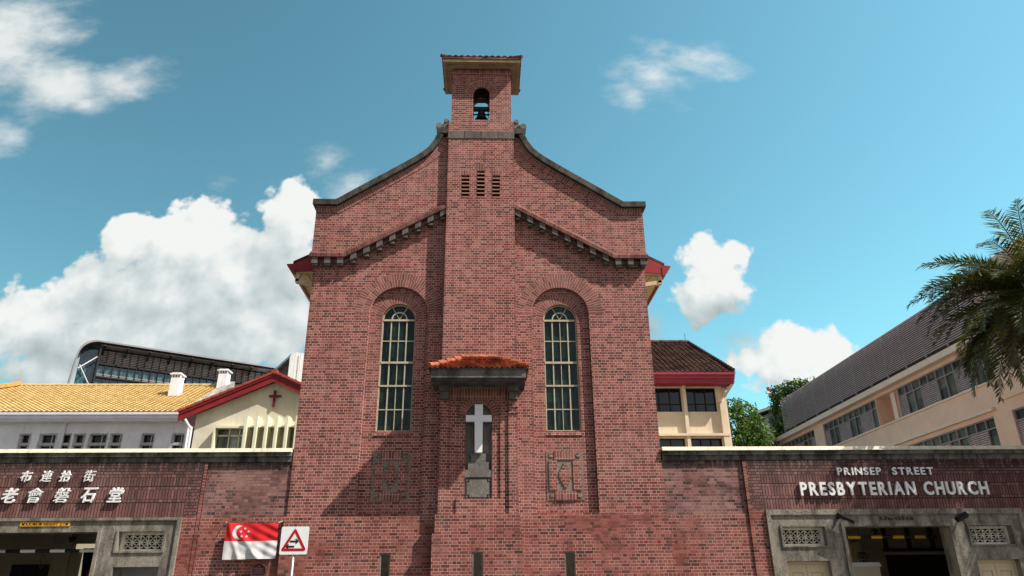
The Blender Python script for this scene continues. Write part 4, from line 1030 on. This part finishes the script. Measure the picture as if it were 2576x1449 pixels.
# ------------------------------------------------------------------ annex with brown roof
an = thing('annex', (7, 6, 0), 'cream annex with brown tiled hip roof and red fascia right of the church', 'building')
m = MB()
m.plate(rect(4.7, 8.83, 0, 8.45), [rect(5.3, 7.32, 7.50, 8.39), rect(7.48, 8.60, 7.50, 8.39), rect(5.3, 7.30, 6.22, 6.54), rect(7.50, 8.64, 6.22, 6.54)], 6, 6.25)
m.plate([(8.83, 0), (9.0, 0), (9.0, 6.6), (8.98, 8.4), (8.83, 8.4)], (), 6.05, 6.4)
m.face([(8.9, 6.05, 0), (8.9, 14, 0), (8.9, 14, 8.5), (8.9, 6.05, 8.5)])
m.box(7.345, 7.465, 5.86, 6.0, 6.2, 8.45); m.box(8.66, 8.86, 5.84, 6.0, 6.1, 7.85); m.box(4.7, 8.9, 5.82, 6.0, 6.60, 6.69); m.build('wall', CREAM2, an)
for (a, b_, z0, z1, n) in ((5.3, 7.32, 7.50, 8.39, 5), (7.48, 8.60, 7.50, 8.39, 3), (5.3, 7.30, 6.22, 6.54, 4), (7.50, 8.64, 6.22, 6.54, 3)):
    m = MB(); m.plate(rect(a, b_, z0, z1), [rect(a+.03, b_-.03, z0+.03, z1-.03)], 6.08, 6.16)
    for i in range(1, n): m.box(a+(b_-a)*i/n-.015, a+(b_-a)*i/n+.015, 6.09, 6.15, z0, z1)
    if z1-z0 > .5: m.box(a, b_, 6.09, 6.15, z0+.3, z0+.32)
    w = m.build('window', BLACK, an); m = MB(); m.box(a, b_, 6.14, 6.145, z0, z1); m.build('pane', AGLASS, w)
m = MB()
for i, (z0, z1, y) in enumerate(((8.72, 8.83, 5.36), (8.60, 8.725, 5.40), (8.49, 8.605, 5.45), (8.42, 8.495, 5.47))):
    x1 = 9.20-.012*i; m.box(4.7, x1, y, y+.1, z0, z1); m.box(x1-.1, x1, y+.1, 14, z0, z1)
m.box(4.7, 9.1, 5.5, 6.0, 8.44, 8.48); m.build('fascia', plain('annex_red', (.30, .03, .05), .5, .12, 3), an)
m = MB(); m.tiles((4.7, 5.36, 8.82), (9.18, 5.36, 8.82), (4.7, 9.6, 11.33), (8.86, 9.6, 11.33), 26, .2, .022, .04, per=5)
m.tiles((9.18, 5.36, 8.82), (9.18, 14, 8.82), (8.86, 9.6, 11.33), (8.86, 9.8, 11.33), 20, .2, .022, .04, per=4); m.build('tile_roof', BROWN, an)
m = MB()
for i in range(20): a = Vector((9.16, 5.34, 8.9)).lerp(Vector((8.86, 9.6, 11.40)), i/20); b_ = Vector((9.16, 5.34, 8.88)).lerp(Vector((8.86, 9.6, 11.38)), (i+1.1)/20); m.tube(a, b_, .055, 7, r1=.045)
for i in range(10): m.tube((4.7+i*.416, 9.6, 11.40), (4.7+(i+1.08)*.416, 9.6, 11.38), .07, 7)
m.tube((8.75, 9.6, 11.4), (8.75, 9.6, 11.75), .012, 5); m.build('ridge_tiles', BROWN, an)
m = MB(); m.bar((8.85, 5.9, 8.0), (9.12, 5.6, 8.42), .07, .07); m.bar((9.12, 5.6, 8.42), (8.85, 9.6, 8.45), .05, .05); m.build('eave_strut', CREAM2, an)

# ------------------------------------------------------------------ school building along X = 20
sc = thing('school_building', (20.3, 18, 0), 'long peach school block with mauve louvre screen along its roof', 'building')
KW = 1.0177
def wy(Y): return -(-19.5+(Y+19.5)*KW)
def wz(z): return 1.6+(z-1.6)*KW
MW = lambda p: (20.35+p.y, -p.x, p.z)          # wall plane
wu = [(30.6, 23.25), (22.0, 15.85), (13.8, 5.0)]
lows = [(30.6, 23.25), (22.0, 15.6), (13.9, 7.66), (6.6, 3.6)]
zu0, zu1, zl0, zl1 = wz(9.0), wz(10.42), wz(6.3), wz(7.68)
m = MB(MW); hs = [rect(wy(a), wy(b_), zu0, zu1) for a, b_ in wu]+[rect(wy(15.8), wy(13.83), zu0, zu1)]+[rect(wy(a), wy(b_), zl0, zl1) for a, b_ in lows]
m.plate(rect(wy(31.5), wy(2.2), 0, wz(10.62)), hs, 0, .5); m.face([(wy(31.5), 0, 0), (wy(31.5), 8, 0), (wy(31.5), 8, 11), (wy(31.5), 0, 11)])
m.build('wall', PEACH, sc)
m = MB(MW)
m.box(wy(31.8), wy(2.2), -.38, .3, 10.74, 11.02); m.box(wy(31.5), wy(2.2), -.08, .02, zu0-.08, zu0); m.box(wy(23.2), wy(7.4), -.18, .02, zl1+.18, zl1+.30)
m.box(wy(14.72), wy(14.36), .2, .5, zu0, zu1); m.build('ledges', PEACHL, sc)
m = MB(MW); m.box(wy(17.5), wy(12.2), .9, 1.0, zu0-.1, zu1+.1); m.box(wy(15.95), wy(15.85), .45, .9, zu0, zu1); m.box(wy(17.5), wy(12.2), .45, .9, zu0-.1, zu0-.01); m.box(wy(17.5), wy(12.2), .45, .95, zu1+.005, zu1+.1); m.build('balcony_back', PEACH, sc)
m = MB(MW); m.plate(rect(wy(6.8), wy(2.2), zl1+.45, 13.6), (), -.12, .3); m.build('stair_wall', PEACH, sc)
def school_window(a, b_, z0, z1):
    x0, x1 = wy(a), wy(b_); n = max(2, round((x1-x0)/.62)); d = (x1-x0)/n; zm = z0+(z1-z0)*.70
    f = MB(MW); f.plate(rect(x0, x1, z0, z1), [rect(x0+.05, x1-.05, z0+.05, z1-.05)], .05, .16)
    f.box(x0, x1, .06, .15, zm-.025, zm+.025)
    for i in range(1, n): f.box(x0+d*i-.025, x0+d*i+.025, .055, .152, z0, z1)
    w = f.build('window', MFRAME, sc); g = MB(MW)
    g.box(x0, x1, .125, .13, z0, z1)
    for i in range(n):
        if i % 4 in (0, 3):
            k = 11; l = MB(MW)
            for j in range(k):
                z = z0+.05+(zm-z0-.08)*j/k; l.hexa([(x0+d*i+.03, .06, z), (x0+d*(i+1)-.03, .06, z), (x0+d*(i+1)-.03, .115, z+.06), (x0+d*i+.03, .115, z+.06)], [(x0+d*i+.03, .06, z+.015), (x0+d*(i+1)-.03, .06, z+.015), (x0+d*(i+1)-.03, .115, z+.075), (x0+d*i+.03, .115, z+.075)])
            l.build('shutter', LOUV, w)
    g.build('pane', SGLASS, w)
for a, b_ in wu: school_window(a, b_, zu0, zu1)
for a, b_ in lows: school_window(a, b_, zl0, zl1)
ML = lambda p: (20.0+p.y, -p.x, p.z)
m = MB(ML); ns = 21
for j in range(ns):
    z = 11.2+(13.12-11.2)*j/(ns-1)
    m.hexa([(-27.45, 0, z), (-4, 0, z), (-4, .07, z+.045), (-27.45, .07, z+.045)], [(-27.45, 0, z+.030), (-4, 0, z+.030), (-4, .07, z+.072), (-27.45, .07, z+.072)])
m.box(-27.48, -4, -.02, .05, 13.15, 13.19); ls = m.build('louvre_screen', LOUV, sc)
for k in range(15):
    Y = 27.41-1.655*k; m = MB(ML); m.box(-Y-.035, -Y+.035, -.03, .03, 10.98, 13.1); m.build('post', MFRAME, ls)
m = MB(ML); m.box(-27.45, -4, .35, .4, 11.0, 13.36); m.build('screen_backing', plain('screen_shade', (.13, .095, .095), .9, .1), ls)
m = MB(MW)
for x in (-12.2, -11.6): m.box(x*KW, x*KW+.28, -.06, .0, wz(7.95), wz(7.95)+.05)
m.build('wall_vent', PATCH, sc)

# ------------------------------------------------------------------ far modern building
of = thing('office_building', (-52, 98, 0), 'dark modern block with curved metal shell and slatted glass facade', 'building')
A0 = Vector((-63.9, 90, 0)); DU = Vector((23, 14.3, 0)).normalized(); DN = Vector((-DU.y, DU.x, 0))    # DN points away from the viewer
MO = lambda p: tuple(A0+DU*p.x+DN*p.y+Vector((0, 0, p.z)))
prof = [(-.6, 25), (0.0, 35.2)]+[(2.6+2.6*cos(a)-.0, 36.4+2.6*sin(a)) for a in [pi-i*pi/2/8 for i in range(9)]]+[(2.6+40, 39.0)]
prof[1] = (0.0, 36.0)
m = MB(MO)
for (a, b_) in zip(prof, prof[1:]):
    m.face([(a[0], 0, a[1]), (b_[0], 0, b_[1]), (b_[0], 9, b_[1]), (a[0], 9, a[1])])
inn = [(x+.22 if i < 2 else x+.22*(1 if x < 2.6 else 0), z-(.25 if i >= 2 else 0)) for i, (x, z) in enumerate(prof)]
for (a, b_), (c_, d_) in zip(zip(prof, prof[1:]), zip(inn, inn[1:])):
    m.face([(a[0], 0, a[1]), (b_[0], 0, b_[1]), (d_[0], 0, d_[1]), (c_[0], 0, c_[1])])
sh = m.build('shell', STEEL, of)
m = MB(MO)
for (a, b_) in zip(inn[1:], inn[2:]):
    m.face([(a[0]+.02, .3, a[1]-.03), (b_[0]+.02, .3, b_[1]-.03), (b_[0]+.02, 4.6, b_[1]-.03), (a[0]+.02, 4.6, a[1]-.03)])
m.build('shell_lining', plain('lining', (.055, .05, .05), .7, .3, .4), sh)
FD = 2.5
m = MB(MO); m.box(.6, 41, FD, FD+.2, 24, 38.5); m.build('facade', MGLASS, of)
m = MB(MO)
for z0, z1 in ((35.9, 38.3), (33.75, 34.5), (31.2, 32.0)):
    n = int((z1-z0)/.28)
    for j in range(n): m.box(3.2, 41, FD-.25-.03*random.random(), FD-.12, z0+j*.28, z0+j*.28+.17)
for j in range(14): m.box(3.0, 41, .3+j*.16, .38+j*.16, 38.38, 38.42)
m.build('sun_slats', OSLAT, of)
m = MB(MO)
for i in range(34): m.box(3.2+i*1.12, 3.3+i*1.12, FD-.45, FD-.1, 24, 38.4)
for z in (35.8, 33.65, 31.1): m.box(3.2, 41, FD-.5, FD-.1, z-.12, z+.12)
for i in range(12): m.bar((3.6+i*3.3, .2, 38.4), (3.6+i*3.3, FD-.3, 37.4), .22, .22)
m.box(3.0, 3.25, .6, FD, 24, 38.2); m.build('mullions', BLACK, of)
m = MB(MO)
for (z0, z1) in ((34.8, 31.2), (31.2, 29.5), (27.2, 31.2)): m.tube((.7, .6, z0), (3.1, 1.6, z1 if z1 < z0 else z1), .1, 6)
m.tube((.6, .6, 31.2), (3.1, .6, 31.2), .1, 6); m.tube((2.9, .8, 36.5), (.6, .6, 34.2), .1, 6); m.tube((.4, .6, 29.3), (3.1, .6, 31.8), .1, 6); m.build('brace', STEELW, of)
# white winged end at its right
wg = thing('wing_building', (-31, 95, 0), 'pale rounded metal wing rising between the dark block and the church', 'building')
a0 = Vector((*[0, 0], 0)); x0, zz0 = at(2080/2.4533*.6289+200*.6289, (1300+415/2.4533)*.6289, 104); x1, zz1 = at((200+2360/2.4533)*.6289, (1300+265/2.4533)*.6289, 88)
p0 = Vector((x0, 104, 0)); p1 = Vector((x1, 88, 0)); du = (p1-p0).normalized(); L = (p1-p0).length; dn = Vector((du.y, -du.x, 0))
if dn.x < 0: dn = -dn
MWG = lambda p: tuple(p0+du*p.x+dn*p.y+Vector((0, 0, p.z)))
zt = 36.1
pr = [(-.0, zt-1.0), (.25, zt-.25), (1.0, zt), (3.5, zt-.1), (5.2, zt-.5), (6.4, zt-1.5), (7.0, zt-3.2), (7.2, 20)]
m = MB(MWG)
for (a, b_) in zip(pr, pr[1:]):
    m.face([(-4, a[0], a[1]), (L, a[0], a[1]), (L, b_[0], b_[1]), (-4, b_[0], b_[1])])
m.build('metal_skin', STEELW, wg)
m = MB(MWG); m.face([(L, a, z) for a, z in pr]+[(L, 0, 20)])
m.build('end_wall', concrete('clad_panel', (.62, .61, .58), (.45, .44, .42), .4, blocks=.8), wg)
m = MB(MWG); m.box(-4, L, 1.2, 1.4, 20, zt-.6); m.build('side_glass', MGLASS, wg)
m = MB(MWG)
for i in range(26): m.box(-2+i*.75, -1.85+i*.75, .75, 1.15, 20, zt-.6)
for i in range(7): m.bar((i*2.6, .1, zt-.45), (i*2.6+.6, 1.1, zt-1.6), .14, .14)
m.build('side_fins', OSLAT, wg)

# ------------------------------------------------------------------ grey house, crane
gh = thing('grey_house', (33, 60, 0), 'dark grey gabled house between the two trees', 'house')
m = MB(); m.plate([(30.3, 0), (36, 0), (36, 18.5), (32.8, 20.1), (30.9, 19.2), (30.9, 0)], (), 60, 66); m.build('wall', HOUSEW, gh)
m = MB()
m.hexa([(30.4, 59.2, 19.6), (32.9, 59.2, 20.35), (32.9, 66, 20.35), (30.4, 66, 19.6)], [(30.4, 59.2, 19.9), (32.9, 59.2, 20.65), (32.9, 66, 20.65), (30.4, 66, 19.9)])
m.hexa([(32.9, 59.2, 20.35), (36, 59.2, 18.3), (36, 66, 18.3), (32.9, 66, 20.35)], [(32.9, 59.2, 20.65), (36, 59.2, 18.6), (36, 66, 18.6), (32.9, 66, 20.65)]); m.build('roof', HOUSER, gh)
cr_ = thing('tower_crane', (90.6, 200, 0), 'distant red and white crane tip above the trees', 'crane')
m = MB(); m.bar((91.2, 200, 54), (89.2, 200, 60.2), .7, .7); m.build('jib', RED, cr_)
m = MB(); m.box(88.6, 90.8, 199.5, 200.5, 58.2, 58.9); m.bar((89.4, 200, 60), (89.6, 200, 62.2), .3, .3); m.tube((90.4, 200, 46), (90.4, 200, 58), .12, 4); m.build('mast_head', WHITE, cr_)

# ------------------------------------------------------------------ trees
def tree(label, base, trunk_h, blobs, n, size, mats, seed, weights):
    r = np.random.default_rng(seed); t = thing('tree', base, label, 'tree', 'trees behind the annex')
    bx, by, bz = base; m = MB()
    tops = [(b[0], b[1], b[2]) for b in blobs]
    m.tube((bx, by, bz), (bx+.1, by, bz+trunk_h), .22, 8, r1=.15)
    for (x, y, z) in tops: m.tube((bx+.1, by, bz+trunk_h-.3), (x, y, z), .10, 6, r1=.03)
    m.build('trunk', BARK, t)
    V = []; F = []; MI = []
    vol = np.array([b[3]**2 for b in blobs]); pb = vol/vol.sum()
    for c in range(n):
        b = blobs[r.choice(len(blobs), p=pb)]; d = r.normal(size=3); d /= np.linalg.norm(d)
        cc = np.array(b[:3])+d*np.array([1, 1, .85])*b[3]*(.55+.5*r.random()**.5)
        mi = r.choice(3, p=weights)
        for q in range(7):
            p = cc+r.normal(size=3)*size*.9; a = r.normal(size=3)+np.array([0, 0, .6])+d*.5; a /= np.linalg.norm(a)
            u = np.cross(a, r.normal(size=3)); u /= np.linalg.norm(u); v = np.cross(a, u); s_ = size*(.5+.6*r.random())
            i0 = len(V); V += [p-u*s_, p-v*s_*.45, p+u*s_, p+v*s_*.45]; F.append((i0, i0+1, i0+2, i0+3)); MI.append(int(mi))
    me = bpy.data.meshes.new('crown'); me.from_pydata([tuple(map(float, p)) for p in V], [], F)
    for mm in mats: me.materials.append(mm)
    me.polygons.foreach_set('material_index', MI); me.update(); link(bpy.data.objects.new('crown', me), t)
LM = [LEAF1, LEAF2, LEAF3]
tree('bright green bushy tree beside the annex column', (18.2, 30, 0), 9.5,
     [(17.7, 30, 13.4, .75), (18.5, 30.2, 13.0, .8), (17.5, 29.8, 12.3, .95), (18.7, 29.6, 12.0, 1.0), (19.3, 30, 11.4, .8), (18.0, 29.4, 11.0, 1.2), (19.0, 29.4, 10.4, 1.0), (17.4, 30, 10.2, 1.0), (18.2, 30, 9.4, 1.2), (16.9, 30.5, 13.9, .5), (19.1, 30, 9.2, 1.0)], 1500, .13, LM, 3, [.25, .40, .35])
tree('darker tree rising behind the end of the louvre screen', (29, 45, 0), 14.5,
     [(28.6, 45, 18.6, .95), (29.8, 45, 18.8, .9), (27.3, 45, 18.2, .75), (30.8, 45, 18.7, .8), (27.6, 45, 17.0, 1.1), (28.9, 45, 17.0, 1.3), (27.2, 45, 15.6, .95), (27.8, 45, 14.6, 1.2), (29, 45, 15.2, 1.4), (26.9, 45, 14.3, .7)], 1300, .18, LM, 5, [.62, .3, .08])

# palm
pt = thing('palm_tree', (16.4, -.7, 0), 'large palm with dark drooping feathery fronds at the right edge', 'palm tree')
CR = Vector((16.3, -.65, 9.3))
m = MB(); prev = Vector((16.4, -.7, 0))
for i in range(12):
    nx = Vector((16.4-.05*(i+1)/12, -.7, 8.9*(i+1)/12)); m.tube(prev, nx, .21-.004*i, 12, r1=.19-.004*i, cap=False); prev = nx
m.build('trunk', BARK, pt, smooth=True)
rp = np.random.default_rng(21)
def frond(az, el, Lf, droop, mat, leaf=.43, n=50):
    V = []; F = []; mb = MB()
    h = Vector((cos(az), sin(az), 0)); p = CR+h*.12+Vector((0, 0, .1)); ang = el; seg = 26; pts = [p.copy()]; tg = []
    for i in range(seg):
        d = h*cos(ang)+Vector((0, 0, sin(ang))); p = p+d*(Lf/seg); pts.append(p.copy()); tg.append(d); ang -= droop/seg*(.5+1.0*i/seg)
    side = h.cross(Vector((0, 0, 1)))
    for i in range(seg): mb.tube(pts[i], pts[i+1], .022*(1-i/seg)+.004, 5, mat=1, cap=False)
    for k in range(n):
        f = .14+.86*k/(n-1); q = f*seg; i = min(int(q), seg-1); b = pts[i].lerp(pts[i+1], q-i); d = tg[i]; up = side.cross(d)
        ll = leaf*(.55+.75*sin(pi*min(1, f*.95+.08)))*(1-.35*max(0, f-.75)/.25)
        for s in (-1, 1):
            tw = rp.normal()*.30; fw = .70+.35*f+rp.normal()*.12
            e = (side*s*1.0 + d*fw + up*(.35+tw) ).normalized(); tip = b+e*ll*(.9+.2*rp.random())+Vector((0, 0, -(.10+.16*rp.random())*ll))
            wv = d.cross(e).normalized().cross(e)*.021; mid = b.lerp(tip, .45)+Vector((0, 0, .015))
            mb.face([b-wv*.5, mid-wv, mid+wv, b+wv*.5], 0); mb.face([mid-wv, tip, mid+wv], 0)
    return mb.build('frond', [mat, DISC], pt)
specs = []
for i in range(88):
    az = i*2.39996+rp.normal()*.2; lay = i/87
    el = radians(74-122*lay+rp.normal()*9); specs.append((az, el, 2.95+.75*rp.random()-.3*abs(lay-.5), radians(92-34*lay+rp.normal()*12)))
for i, (az, el, Lf, dr) in enumerate(specs):
    frond(az, el, Lf, dr, PALM2 if i % 9 == 4 else PALM1)
for k in range(20):
    frond(pi+(k/19-.5)*2.2+rp.normal()*.1, radians(38-76*((k*7) % 20)/19), 2.7+.6*rp.random(), radians(62+rp.normal()*8), PALMD if k == 11 else PALM2 if k % 5 == 2 else PALM1)
for k in range(5): frond(2.2+k*.7, radians(-62), 2.2, radians(25), PALMD, .3, 28)
